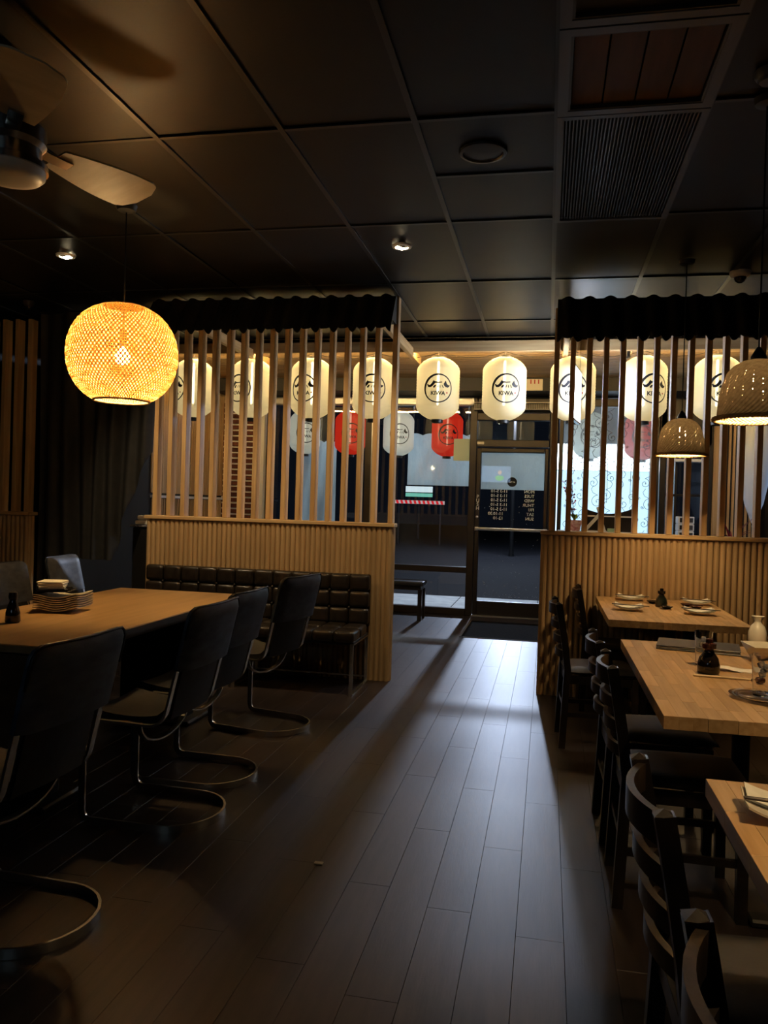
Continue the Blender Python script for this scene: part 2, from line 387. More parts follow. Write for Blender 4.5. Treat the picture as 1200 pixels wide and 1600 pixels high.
obj('lock_cylinder', MB().lathe([(.001, 0), (.016, 0), (.018, .01), (.012, .014), (.001, .015)], 16, M=Matrix.Translation((-.88, -.04, 1.275)) @ Matrix.Rotation(PI / 2, 4, 'X')), ALU, lf, smooth=40)
obj('closer_plate', MB().rbox((-.86, -.065, 2.22), (.09, .012, .035), .004, 1), pmat('beige_plate', (.5, .46, .38), .5), d1)
obj('transom_pane', MB().box((-.455, .02, 2.39), (.90, .006, .25)), PANE, d1)
obj('threshold', MB().rbox((-.455, -.02, .01), (.92, .16, .02), .005, 1), ALU, d1)

def text_mesh(s, size, bold=0.0, align='CENTER'):
    cu = bpy.data.curves.new('t', 'FONT'); cu.body = s; cu.size = size; cu.align_x = align; cu.align_y = 'CENTER'; cu.resolution_u = 2; cu.offset = bold
    o = bpy.data.objects.new('t', cu); C.objects.link(o)
    dg = bpy.context.evaluated_depsgraph_get(); me = bpy.data.meshes.new_from_object(o.evaluated_get(dg))
    bpy.data.objects.remove(o); bpy.data.curves.remove(cu)
    vs = [(v.co.x, v.co.y) for v in me.vertices]; fs = [tuple(p.vertices) for p in me.polygons]
    bpy.data.meshes.remove(me); return vs, fs
def sticker(name, s, size, x, y, z, m, parent, mirror=False, align='CENTER', gap=0.0, vertical=False):
    mb = MB()
    if vertical:
        for k, ch in enumerate(s):
            vs, fs = text_mesh(ch, size); mb.add([(x + a, y, z - k * gap + b) for a, b in vs], fs)
    else:
        vs, fs = text_mesh(s, size, align=align); sg = -1 if mirror else 1
        mb.add([(x + sg * a, y, z + b) for a, b in vs], fs)
    return obj(name, mb, m, parent)
# opening hours are lettered for the street, so they read mirrored from in here
for k, (d, a, b) in enumerate((('MON', '11-3', '5-10'), ('TUES', '11-3', '5-10'), ('WED', '11-3', '5-10'), ('THUR', '11-3', '5-10'), ('FRI', '11-3', '5-10'), ('SAT', '11-10:30', ''), ('SUN', '12-10', ''))):
    z = 1.612 - k * .0575
    sticker('opening_hours', d, .055, -.165, .0005, z, WHITETXT, lf, True, 'LEFT')
    if b: sticker('opening_hours', a, .055, -.50, .0005, z, WHITETXT, lf, True, 'LEFT'); sticker('opening_hours', b, .055, -.615, .0005, z, WHITETXT, lf, True, 'LEFT')
    else: sticker('opening_hours', a, .055, -.55, .0005, z, WHITETXT, lf, True, 'LEFT')
sticker('push_lettering', 'PUSH', .062, -.878, -.0365, 1.535, WHITETXT, lf, vertical=True, gap=.05)
# logo art as flat ink shapes, unit = ring radius
def ring_art(n=40):
    vs = []; fs = []
    for k in range(n):
        a = 2 * PI * k / n
        th = .085 + .08 * max(0, math.cos(a - 2.6)) ** 2
        for r in (1.0, 1.0 - th): vs.append((r * math.cos(a), r * math.sin(a)))
    for k in range(n):
        k2 = (k + 1) % n; fs.append((2 * k, 2 * k2, 2 * k2 + 1, 2 * k + 1))
    return vs, fs
def P(pts): return [((x - 250) / 128.0, (390 - y) / 128.0) for x, y in pts]
STROKES = [[(150, 358), (160, 350), (166, 361), (163, 382)], [(166, 361), (180, 361), (185, 383), (163, 382)], [(180, 361), (196, 345), (206, 369), (185, 383)],
           [(196, 345), (210, 321), (226, 345), (206, 369)], [(210, 321), (222, 330), (250, 344), (226, 345)], [(222, 330), (250, 336), (285, 333), (285, 341), (250, 344)],
           [(298, 352), (318, 321), (328, 350), (318, 380), (302, 366)], [(328, 350), (344, 362), (338, 383), (318, 380)], [(344, 362), (356, 357), (352, 373), (338, 383)],
           [(236, 362), (222, 386), (210, 388), (206, 378), (220, 362)], [(252, 364), (257, 364), (250, 386), (244, 384)], [(266, 364), (271, 364), (272, 386), (266, 386)], [(282, 362), (287, 362), (301, 384), (293, 388)]]
KIWA_V, KIWA_F = text_mesh('KIWA', .38, .012)
def logo_art():
    parts = [ring_art()]
    for s in STROKES: parts.append((P(s), [tuple(range(len(s)))]))
    parts.append(([(x, y - .35) for x, y in KIWA_V], KIWA_F))
    parts.append((P([(172, 458), (325, 460), (325, 462), (172, 461)]), [(0, 1, 2, 3)]))
    seal = ([(.63 + .055 * math.cos(k * PI / 4), -.30 + .06 * math.sin(k * PI / 4)) for k in range(8)], [tuple(range(8))])
    return parts, seal
ART, SEAL = logo_art()
# round logo disc on the door banner
nlg = MB().add([(-.451 + .062 * math.cos(k * PI / 12), -.0172, 1.734 + .062 * math.sin(k * PI / 12)) for k in range(24)], [tuple(range(24))])
# ------------------------------------------------------------------ banners and papers on the glass
def banner(name, label, x0, x1, z0, z1, y, wav=.012, top=0.0):
    def fn(u, v):
        x = x0 + (x1 - x0) * u
        zt = z1 + (top * (abs(math.sin(u * 14)) - .5) if top else 0)
        z = z0 + (zt - z0) * v
        return (x, y + wav * math.sin(u * 9 + v * 4) * (1 - v * .6) + wav * .5 * math.sin(u * 23 - v * 7), z)
    return tag(obj(name, MB().grid(fn, 40, 16, (0, .002, 0)), VINYL, smooth=60), label, 'banner')
wb = banner('vinyl_banner', 'grey vinyl banner with wavy top hung outside the window beside the door', -1.97, -1.05, 1.69, 2.41, 11.25, .020, .03)
obj('hanging_cord', MB().tube([(-1.9, 11.25, 2.38), (-1.9, 11.25, 2.995)], .003, 5).tube([(-1.12, 11.25, 2.38), (-1.12, 11.25, 2.995)], .003, 5), BLKMET, wb)
db = banner('vinyl_banner', 'grey vinyl banner across the top of the glass door', -.85, -.05, 1.635, 2.105, FY + .035, .010)
obj('logo_disc', nlg, INK, db, (0, FY + .028, 0))
mbx = MB()
for s in STROKES: mbx.add([(-.451 + .045 * a, -.0180, 1.722 + .045 * b) for a, b in P(s)], [tuple(range(len(s)))])
obj('logo_mark', mbx, WHITETXT, db, (0, FY + .028, 0))
wb = banner('vinyl_sheet', 'tall pale grey vinyl sheet hung outside the left shop window', -3.62, -3.02, .9, 2.29, 11.25, .02, .03)
obj('hanging_cord', MB().tube([(-3.55, 11.25, 2.25), (-3.55, 11.25, 2.995)], .003, 5).tube([(-3.1, 11.25, 2.25), (-3.1, 11.25, 2.995)], .003, 5), BLKMET, wb)
tag(obj('notice_paper', MB().box((-1.10, FY + .0155, 2.135), (.225, .002, .285)), GREENP), 'pale green paper taped to the window glass in front of a red lantern', 'paper')

# vine frosted window
w3 = sroot('window_2', (0, FY, 0))
frame_bars(w3, [((.145, 0, 1.405), (.05, .10, 2.81)), ((1.295, 0, 1.405), (.06, .10, 2.81)), ((.72, 0, 2.745), (1.15, .10, .10)), ((.72, 0, .3), (1.15, .10, .6))])
def frosted():
    m = bpy.data.materials.new('frosted_film'); m.use_nodes = True; N = m.node_tree.nodes; L = m.node_tree.links; N.clear()
    r = N.new('ShaderNodeBsdfRefraction'); r.inputs['Roughness'].default_value = .16; r.inputs['IOR'].default_value = 1.25; r.inputs[0].default_value = (.9, .97, 1, 1)
    t = N.new('ShaderNodeBsdfTranslucent'); t.inputs[0].default_value = (.75, .88, .95, 1)
    d = N.new('ShaderNodeBsdfDiffuse'); d.inputs[0].default_value = (.55, .62, .66, 1)
    a = N.new('ShaderNodeMixShader'); a.inputs[0].default_value = .16
    b = N.new('ShaderNodeMixShader'); b.inputs[0].default_value = .12; o = N.new('ShaderNodeOutputMaterial')
    L.new(r.outputs[0], a.inputs[1]); L.new(t.outputs[0], a.inputs[2]); L.new(a.outputs[0], b.inputs[1]); L.new(d.outputs[0], b.inputs[2]); L.new(b.outputs[0], o.inputs[0])
    return m
FROST = frosted()
pane3 = obj('pane', MB().box((.72, .0, 1.65), (1.10, .006, 2.10)), FROST, w3)
VINE = pmat('vine_print', (.06, .07, .09), .6)
vb = MB(); rv = random.Random(3)
def ribbon(pts, w):
    vs = []; fs = []
    for i, p in enumerate(pts):
        q0 = pts[max(i - 1, 0)]; q1 = pts[min(i + 1, len(pts) - 1)]
        dx, dz = q1[0] - q0[0], q1[1] - q0[1]; l = math.hypot(dx, dz) or 1
        nx, nz = -dz / l * w, dx / l * w
        vs += [(p[0] + nx, -.0045, p[1] + nz), (p[0] - nx, -.0045, p[1] - nz)]
    for i in range(len(pts) - 1): fs.append((2 * i, 2 * i + 2, 2 * i + 3, 2 * i + 1))
    vb.add(vs, fs)
def curl(x, z, r, a0, sg, turns=1.3, w=.0030):
    pts = []
    for k in range(27):
        t = k / 26; rr = r * (1 - .86 * t); a = a0 + sg * turns * 2 * PI * t
        pts.append((x + rr * math.cos(a), z + rr * math.sin(a)))
    ribbon(pts, w)
    e = pts[-1]; ribbon([(e[0] - .006, e[1]), (e[0] + .006, e[1])], .006)
for c in range(7):
    x = .27 + c * .155
    for r in range(8):
        z = .76 + r * .245 + (c % 2) * .08 + rv.uniform(-.02, .02)
        if z > 2.64: continue
        sg = 1 if (r + c) % 2 else -1; R = rv.uniform(.055, .085)
        curl(x + sg * .03, z, R, PI / 2 if sg > 0 else PI / 2, sg)
        ribbon([(x + sg * .03 + .0, z + R), (x - sg * .03, z + R + .03), (x - sg * .05, z + R + .075), (x - sg * .02, z + R + .12)], .0028)
        if rv.random() < .5: curl(x - sg * .055, z - .03, .022, 0, -sg, 1.1, .0026)
for x in (.44, .72, 1.0): ribbon([(x, .75), (x, 1.15)], .003); ribbon([(x, 1.5), (x, 2.0)], .003)
obj('vine_print', vb, VINE, w3, (0, 0, 0))
# dark second doorway and narrow vine strip to the right of the frosted window
w4 = sroot('window_3', (0, FY, 0))
frame_bars(w4, [((1.37, 0, 1.405), (.07, .11, 2.81)), ((1.63, 0, 2.52), (.6, .11, .58)), ((1.90, 0, 1.405), (.09, .11, 2.81)), ((1.63, 0, 1.62), (.5, .06, .03)), ((1.63, 0, .3), (.5, .09, .6)), ((1.53, 0, 1.4), (.03, .07, 1.8))])
obj('side_light_pane', MB().box((1.465, .0, 1.5), (.10, .006, 1.5)), FROST, w4)
obj('dark_pane', MB().box((1.70, .0, 1.5), (.31, .006, 1.5)), PANE, w4)
tag(obj('wall_shelf', MB().rbox((1.66, FY - .11, 2.04), (.34, .10, .035), .006, 1), WHITEP), 'short white shelf bar across the dark doorway', 'shelf')
w5 = sroot('window_4', (2.548, 8.9, 0))
obj('frame', MB().box((0, -.72, 1.55), (.03, .06, 1.5)).box((0, .72, 1.55), (.03, .06, 1.5)).box((0, 0, 2.3), (.03, 1.5, .06)).box((0, 0, .83), (.03, 1.5, .06)), BRONZE, w5)
obj('lit_pane', MB().box((0, 0, 1.56), (.008, 1.38, 1.42)), emat('cold_lit_window', (.55, .72, 1.0), .55), w5)

# ------------------------------------------------------------------ vestibule timber ceiling
tc = struct('ceiling_vestibule', MB().box((-1.0, 8.75, 3.02), (6.6, 2.0, .03)), DARKWOOD)
pb = MB().rbox((0, 0, 0), (6.5, .112, .022), .004, 1).mesh('ceiling_board'); pb.materials.append(PINE_X)
for k in range(17): obj('ceiling_board', pb, None, tc, (-1.05 + (k % 3) * .02, 7.86 + k * .117, 2.985))
struct('trim_beam', MB().rbox((-1.0, 7.775, 2.972), (6.6, .05, .14), .005, 1), PINE_X)
raft = MB().rbox((0, 0, 0), (.05, 1.95, .09), .005, 1).mesh('rafter'); raft.materials.append(PINE_Y)
for n, x in enumerate((-3.02, -1.36, .12)):
    o = obj('trim_rafter', raft, None, None, (x, 7.28, 2.90)); o['kind'] = 'structure'
st = tag(obj('led_strip', MB().box((-1.0, 7.808, 2.922), (6.0, .010, .024)), emat('warm_led_strip', (1.0, .66, .26), L_STRIP)), 'warm LED strip along the timber beam above the lanterns', 'light strip')
# side wall of the entrance: ribbed dado with boards above
sw = struct('wall_entrance_left', MB().box((-4.40, 8.4, 1.5), (.10, 3.7, 3.0)), BLACKW)
rb2 = MB().rbox((0, 0, 0), (.02, .024, 1.38), .005, 1).mesh('dado_rib'); rb2.materials.append(PINE)
for k in range(34): obj('dado_rib', rb2, None, sw, (-4.34, 8.26 + k * .058, .70))
bd2 = MB().rbox((0, 0, 0), (.02, .115, 1.5), .004, 1).mesh('wall_board'); bd2.materials.append(PINE)
for k in range(16): obj('wall_board', bd2, None, sw, (-4.34, 8.28 + k * .125, 2.20))
obj('dado_cap', MB().rbox((-4.335, 9.22, 1.41), (.05, 1.98, .03), .005, 1), WHITEP, sw)  # white colour stands in for white light falling along the cap

# ------------------------------------------------------------------ slatted dividers with little tiled roofs
flute_me = {}
def flute(h):
    if h not in flute_me:
        vs = []; fs = []; n = 6; w = .0185
        for z in (0, h):
            for k in range(n + 1):
                a = PI * k / n; vs.append((w * math.cos(a), -.016 * math.sin(a), z))
        for k in range(n): fs.append((k, k + 1, n + 2 + k, n + 1 + k))
        fs.append(tuple(range(n + 1))); fs.append(tuple(reversed(range(n + 1, 2 * n + 2)))); fs.append((0, n + 1, 2 * n + 1, n))
        me = MB().add(vs, fs).mesh('flute', 50); me.materials.append(FLUTE); flute_me[h] = me
    return flute_me[h]
def roof_tile():
    if 'rt' not in flute_me:
        W, Lg = .15, .125
        def fn(u, v):
            x = (u - .5) * W
            n = .022 * math.cos(2 * PI * (u - .5))
            drop = .030 * abs(math.cos(2 * PI * (u - .5))) ** .8 if v == 1 else 0
            return (x, -n - .006 * v, -v * Lg - drop)
        me = MB().grid(fn, 12, 4, (0, .007, 0)).mesh('roof_tile', 60); me.materials.append(ROOF); flute_me['rt'] = me
    return flute_me['rt']
def divider(label, x0, x1, Y, slats, cap_z, roof, ends, tall=None):
    t = thing('slatted_divider', label, 'partition', ((x0 + x1) / 2, Y, 0)); ox = (x0 + x1) / 2
    w = x1 - x0
    obj('base_panel', MB().box((0, .05, cap_z / 2 - .016), (w - .004, .09, cap_z - .032)), FLUTE, t)
    fh = round(cap_z - .034, 3)
    n = int(w / .0418)
    for k in range(n): obj('flute', flute(fh), None, t, (x0 - ox + .021 + k * (w - .042) / (n - 1), .006, .001))
    for s in ends:
        for k in range(2): obj('flute', flute(fh), None, t, (s * w / 2 - s * .006, .03 + k * .042, .001), (0, 0, s * PI / 2))
    obj('cap_rail', MB().rbox((0, .045, cap_z - .015), (w + .03, .14, .03), .004, 1), PINE_X, t)
    zt = roof[1] - .05 if roof else 2.92
    sm = MB().rbox((0, 0, 0), (.038, .088, zt - cap_z), .003, 1).mesh('slat'); sm.materials.append(PINE)
    for x in slats: obj('slat', sm, None, t, (x - ox, .05, (zt + cap_z) / 2))
    if tall is not None:
        obj('end_post', MB().rbox((tall - ox, .05, (3.045 + cap_z) / 2), (.04, .09, 3.043 - cap_z), .003, 1), PINE, t)
    if roof:
        rx0, zt_, zb = roof[0], roof[1], roof[2]; rx1 = roof[3]
        rr = obj('roof', MB().add([(rx0 - ox, .0, zt_ + .0), (rx1 - ox, .0, zt_), (rx1 - ox, .0, zb + .05), (rx0 - ox, .0, zb + .05), (rx0 - ox, -.05, zt_), (rx1 - ox, -.05, zt_), (rx1 - ox, -.19, zb + .05), (rx0 - ox, -.19, zb + .05)],
                                  [(0, 1, 2, 3), (4, 5, 6, 7), (0, 1, 5, 4), (3, 2, 6, 7), (0, 3, 7, 4), (1, 2, 6, 5)]), ROOF, t)
        nc = int(round((rx1 - rx0) / .15)); rows = 4; ang = math.atan2(.15, zt_ - zb)
        for r in range(rows):
            f = r / rows
            for c in range(nc):
                obj('roof_tile', roof_tile(), None, rr, (rx0 - ox + (c + .5) * (rx1 - rx0) / nc, -.075 - .15 * f - .002 * r, zt_ - (zt_ - zb - .03) * f), (-ang + .04, 0, 0))
    return t
LS = [-3.238 + .1253 * k for k in range(16)]
divider('slatted pine divider with scalloped black tile roof behind the tufted bench', -3.30, -1.19, 6.2, LS, 1.25, (-3.27, 3.03, 2.77, -1.21), (1, -1), tall=-1.215)
RS = [.035 + .1205 * k for k in range(21)]
divider('slatted pine divider with black tile roof behind the laid dining table', -.03, 2.54, 6.15, RS, 1.24, (.03, 2.965, 2.66, 1.53), (-1,))
FS = [-4.455 - .125 * k for k in range(7)]
divider('slatted pine divider without a roof beside the black curtain', -5.29, -4.42, 6.2, FS, 1.24, None, (1,))

# ------------------------------------------------------------------ curtain, rod, stand behind it
def curt(u, v):
    x = -4.46 + 1.16 * u
    hem = .84 if u < .70 else .84 + (u - .70) / .30 * .95
    if u < .25: hem = .84 - (.25 - u) * 1.2
    z = 3.0 + (max(hem, .5) - 3.0) * v
    y = 6.36 + .035 * math.sin(u * 44 + .5 * math.sin(v * 3)) * (.5 + .5 * v) + .03 * math.sin(u * 17 + v * 2)
    return (x + .05 * v * math.sin(u * 6) - .04 * v * u, y, z)
ctn = thing('curtain', 'floor length black curtain hung between the pine dividers', 'curtain', (-3.88, 6.36, .55))
obj('cloth', MB().grid(curt, 90, 30, (0, .004, 0)), CURT, ctn, (3.88, -6.36, -.55), smooth=60)
obj('rod', MB().tube([(-4.47, 6.36, 3.015), (-3.28, 6.36, 3.015)], .012, 10), BLKMET, ctn, (3.88, -6.36, -.55))
sd = thing('dark_stand', 'narrow black stand between the curtain and the left divider', 'stand', (-3.50, 6.75, 0))
obj('body', MB().rbox((0, 0, .565), (.30, .30, 1.13), .01, 1), BLKMET, sd); obj('top', MB().rbox((0, 0, 1.14), (.34, .34, .02), .005, 1), vary(pmat('granite', (.1, .1, .12), .3), (.03, .03, .04), (.35, .35, .4), (1, 1, 1), 60, 2), sd)
for k in range(2): tag(obj('folded_towel', MB().rbox((-3.50 + .005 * k, 6.75, 1.171 + k * .042), (.28 - .03 * k, .26, .04), .014, 2), PAPERW), ('upper' if k else 'lower') + ' white folded cloth on the black stand behind the curtain', 'cloth', 'folded cloths on the stand')

# ------------------------------------------------------------------ lanterns
def paper(name, col, e, mixe):
    m = bpy.data.materials.new(name); m.use_nodes = True; N = m.node_tree.nodes; L = m.node_tree.links; N.clear()
    tr = N.new('ShaderNodeBsdfTranslucent'); tr.inputs[0].default_value = (*col, 1)
    df = N.new('ShaderNodeBsdfDiffuse'); df.inputs[0].default_value = (*col, 1)
    tp = N.new('ShaderNodeBsdfTransparent'); em = N.new('ShaderNodeEmission')
    tcn = N.new('ShaderNodeTexCoord'); wv = N.new('ShaderNodeTexWave'); wv.wave_type = 'BANDS'; wv.bands_direction = 'Z'
    wv.inputs['Scale'].default_value = 26.0; wv.inputs['Distortion'].default_value = .3
    L.new(tcn.outputs['Object'], wv.inputs['Vector'])
    mr = N.new('ShaderNodeMapRange'); mr.inputs['To Min'].default_value = .78; mr.inputs['To Max'].default_value = 1.06
    L.new(wv.outputs['Fac'], mr.inputs['Value'])
    mu = N.new('ShaderNodeMath'); mu.operation = 'MULTIPLY'; mu.inputs[1].default_value = e; L.new(mr.outputs[0], mu.inputs[0])
    em.inputs[0].default_value = (*mixe, 1); L.new(mu.outputs[0], em.inputs[1])
    a = N.new('ShaderNodeMixShader'); a.inputs[0].default_value = .5; L.new(tr.outputs[0], a.inputs[1]); L.new(df.outputs[0], a.inputs[2])
    b = N.new('ShaderNodeMixShader'); b.inputs[0].default_value = .10; L.new(a.outputs[0], b.inputs[1]); L.new(tp.outputs[0], b.inputs[2])
    ad = N.new('ShaderNodeAddShader'); L.new(b.outputs[0], ad.inputs[0]); L.new(em.outputs[0], ad.inputs[1])
    o = N.new('ShaderNodeOutputMaterial'); L.new(ad.outputs[0], o.inputs[0]); return m
PAPER_W = paper('lantern_paper_white', (.72, .66, .46), L_PAPER, (1.0, .91, .60))
PAPER_O = paper('lantern_paper_outdoor', (.70, .72, .68), L_PAPER * 1.1, (.92, .92, .76))
PAPER_R = paper('lantern_paper_red', (.55, .035, .02), L_PAPER * 2.2, (1.0, .055, .02))
LR, LH = .213, .61
def lprof(n=44):
    pr = []
    for k in range(n + 1):
        t = k / n; z = -LH / 2 + LH * t
        e = min(t, 1 - t) / .22; r0 = .055 if t < .5 else .078
        r = LR if e >= 1 else r0 + (LR - r0) * math.sin(e * PI / 2) ** .72
        r *= 1 + .006 * (1 if k % 2 else -1)
        pr.append((r, z))
    return pr
LANT = MB().lathe(lprof(), 32, cap=False).mesh('paper_shell', 60)
LANT_R = LANT.copy(); LANT_O = LANT.copy()
LANT.materials.append(PAPER_W); LANT_O.materials.append(PAPER_O); LANT_R.materials.append(PAPER_R)
RING_T = MB().lathe([(.078, .0), (.078, .018), (.062, .018), (.062, 0), (.078, 0)], 24, cap=False).mesh('collar', 50); RING_T.materials.append(BLKMET)
BULB_S = MB().lathe([(.004, -.16), (.011, -.15), (.013, .10), (.013, .27), (.004, .28)], 10).mesh('light_tube', 50); BULB_S.materials.append(emat('lantern_light_tube', (1, .84, .5), 18.0))
BULB_O = BULB_S.copy(); BULB_O.materials.clear(); BULB_O.materials.append(emat('lantern_light_tube_dim', (1, .86, .55), 4.0))
def wrap(verts, faces, R, rad, z0):
    return [((rad + .0015) * math.sin(x * R / rad), -(rad + .0015) * math.cos(x * R / rad), z0 + y * R) for x, y in verts], faces
lg = MB()
for a, f in ART: lg.add(*wrap(a, f, .142, LR * 1.006, -.02))
LOGO = lg.mesh('logo'); LOGO.materials.append(INK)
sg_ = MB().add(*wrap(SEAL[0], SEAL[1], .142, LR * 1.006, -.02)); SEALM = sg_.mesh('seal_mark'); SEALM.materials.append(REDINK)
def lantern(x, y, z, rot, shell, tube, label, group, hang, name='paper_lantern'):
    t = thing(name, label, 'lantern', (x, y, z), 0, group)
    sh = obj('paper_shell', shell, None, t)
    lo = obj('logo', LOGO, None, sh, (0, 0, 0), (0, 0, rot)); obj('seal_mark', SEALM, None, sh, (0, 0, 0), (0, 0, rot))
    obj('top_collar', RING_T, None, t, (0, 0, LH / 2 - .004)); obj('bottom_collar', RING_T, None, t, (0, 0, -LH / 2 - .030)).scale = (.75, .75, 1.8)
    obj('light_tube', tube, None, t)
    mb = MB().tube([(0, 0, LH / 2 + .01), (0, 0, hang - z)], .0025, 6).tube([(-.07, 0, LH / 2 + .01), (0, 0, LH / 2 + .035), (.07, 0, LH / 2 + .01)], .002, 5)
    obj('hanging_wire', mb, BLKMET, t)
    return t
rots = [-62, -40, -25, -6, 0, 5, 0, 27, 18]
for k in range(9):
    x = -3.71 + .652 * k; vr = math.atan2(x, 7.9)   # turn of the print towards the room
    ex = {0: 'nearest the ribbed entrance wall', 1: 'second along from the ribbed entrance wall', 2: 'third along from the ribbed entrance wall', 3: 'nearest the end post of the left divider',
          4: 'above the entrance aisle on the side of the left divider', 5: 'hanging in front of the glass door', 6: 'beside the bright hanging LED sign', 7: 'over the counter with the orchid', 8: 'last of the row, behind the wicker pendants'}[k]
    lantern(x, 7.9, 2.56, math.radians(rots[k]) - vr, LANT, BULB_S, 'lit white paper lantern ' + ex, 'white lanterns under the timber ceiling', 2.975)
OX = [(-3.40, 'w'), (-2.74, 'r'), (-2.05, 'w'), (-1.372, 'r'), (.522, 'w'), (1.177, 'r')]
oname = ['by the tall pale sheet', 'just outside the left window mullion', 'outside the window next to the grey banner', 'outside behind the wavy grey banner', 'outside the frosted vine window', 'outside the frosted vine window']
for (x, c), nm in zip(OX, oname):
    lantern(x, 10.9, 2.385, math.radians(4) - math.atan2(x, 10.9), LANT_R if c == 'r' else LANT_O, BULB_O, ('red' if c == 'r' else 'pale white') + ' paper lantern ' + nm, 'lanterns outside under the eave', 2.985)
# string of cable between lanterns
cb = MB()
for k in range(8):
    xa = -3.71 + .652 * k; pts = [(xa + .652 * i / 10, 8.0, 2.945 - .055 * (1 - (2 * i / 10 - 1) ** 2)) for i in range(11)]
    cb.tube(pts, .0028, 5)
tag(obj('lantern_cable', cb, BLKMET), 'thin dark cable looping from lantern to lantern below the timber ceiling', 'cable')

# ------------------------------------------------------------------ hanging LED sign
ls = thing('led_sign', 'bright white LED sign panel hanging edge-on behind the slats', 'sign', (.225, 7.45, 2.44), math.radians(-9))
obj('frame', MB().box((0, 0, .235), (.03, .46, .018)).box((0, 0, -.235), (.03, .46, .018)).box((0, .228, 0), (.03, .014, .46)).box((0, -.228, 0), (.03, .014, .46)), ALU, ls)
obj('lit_face', MB().box((0, 0, 0), (.022, .44, .45)), emat('cold_led_face', (.72, .82, 1.0), L_LED_SIGN), ls)
obj('hanging_wire', MB().tube([(0, -.2, .24), (0, -.2, .50)], .002, 5).tube([(0, .2, .24), (0, .2, .50)], .002, 5), BLKMET, ls)

# ------------------------------------------------------------------ globe pendant (woven)
gl = thing('globe_pendant', 'round woven bamboo globe pendant glowing amber over the long table', 'pendant lamp', (-2.385, 4.15, 2.2))
GR = .305
def gpoint(a, t):   # t 0 bottom .. 1 top, squashed sphere with open ends
    ph = -1.14 + t * (1.26 + 1.14); r = GR * math.cos(ph) ** .80; return Vector((r * math.cos(a), r * math.sin(a), .285 * math.sin(ph)))
WEAVE = bpy.data.materials.new('woven_bamboo'); WEAVE.use_nodes = True
_N = WEAVE.node_tree.nodes; _L = WEAVE.node_tree.links; _N.clear()
_t = _N.new('ShaderNodeBsdfTranslucent'); _t.inputs[0].default_value = (.42, .17, .03, 1)
_d = _N.new('ShaderNodeBsdfDiffuse'); _d.inputs[0].default_value = (.78, .55, .26, 1)
_x = _N.new('ShaderNodeMixShader'); _x.inputs[0].default_value = .62; _o = _N.new('ShaderNodeOutputMaterial')
_L.new(_t.outputs[0], _x.inputs[1]); _L.new(_d.outputs[0], _x.inputs[2]); _L.new(_x.outputs[0], _o.inputs[0])
def strands(sg, n, w, off):
    mb = MB(); S = 22
    for k in range(n):
        a0 = 2 * PI * k / n; vs = []; fs = []
        for i in range(S + 1):
            t = i / S; a = a0 + sg * t * 1.7; p = gpoint(a, t)
            q = gpoint(a0 + sg * (t + .01) * 1.7, min(t + .01, 1)) if t < 1 else p + (p - gpoint(a0 + sg * (t - .01) * 1.7, t - .01))
            d = (q - p).normalized(); nr = Vector((p.x / GR ** 2, p.y / GR ** 2, p.z / .285 ** 2)).normalized(); b = d.cross(nr)
            ww = w * max(.45, math.hypot(p.x, p.y) / GR); p = p + nr * off * (1 if i % 2 else -1)
            vs += [tuple(p + b * ww), tuple(p - b * ww)]
        for i in range(S): fs.append((2 * i, 2 * i + 2, 2 * i + 3, 2 * i + 1))
        mb.add(vs, fs)
    return mb
wv1 = obj('weave', strands(1, 84, .0050, .0015), WEAVE, gl, smooth=80)
obj('counter_weave', strands(-1, 84, .0050, -.0015), WEAVE, wv1, smooth=80)
def torus(R, r, z, n=40): return MB().tube([(R * math.cos(2 * PI * k / n), R * math.sin(2 * PI * k / n), z) for k in range(n + 1)], r, 8)
zb_ = gpoint(0, 0); zt_ = gpoint(0, 1)
obj('bottom_hoop', torus(zb_.x, .007, zb_.z), WICKER, gl, smooth=60); obj('top_hoop', torus(zt_.x, .005, zt_.z), WICKER, gl, smooth=60)
obj('cord', MB().tube([(0, 0, .10), (0, 0, .845)], .004, 8), BLKMET, gl)
obj('socket', MB().lathe([(.005, .13), (.02, .125), (.022, .06), (.018, .045), (.004, .045)], 16), BLKMET, gl, smooth=50)
obj('ceiling_canopy', MB().lathe([(.01, .805), (.05, .815), (.06, .846)], 20), BLKMET, gl, smooth=50)
obj('bulb', MB().lathe([(.004, -.052), (.028, -.046), (.042, -.02), (.042, .008), (.026, .034), (.015, .046)], 16), emat('warm_bulb', (1.0, .64, .26), L_BULB_GLOBE), gl, smooth=60)

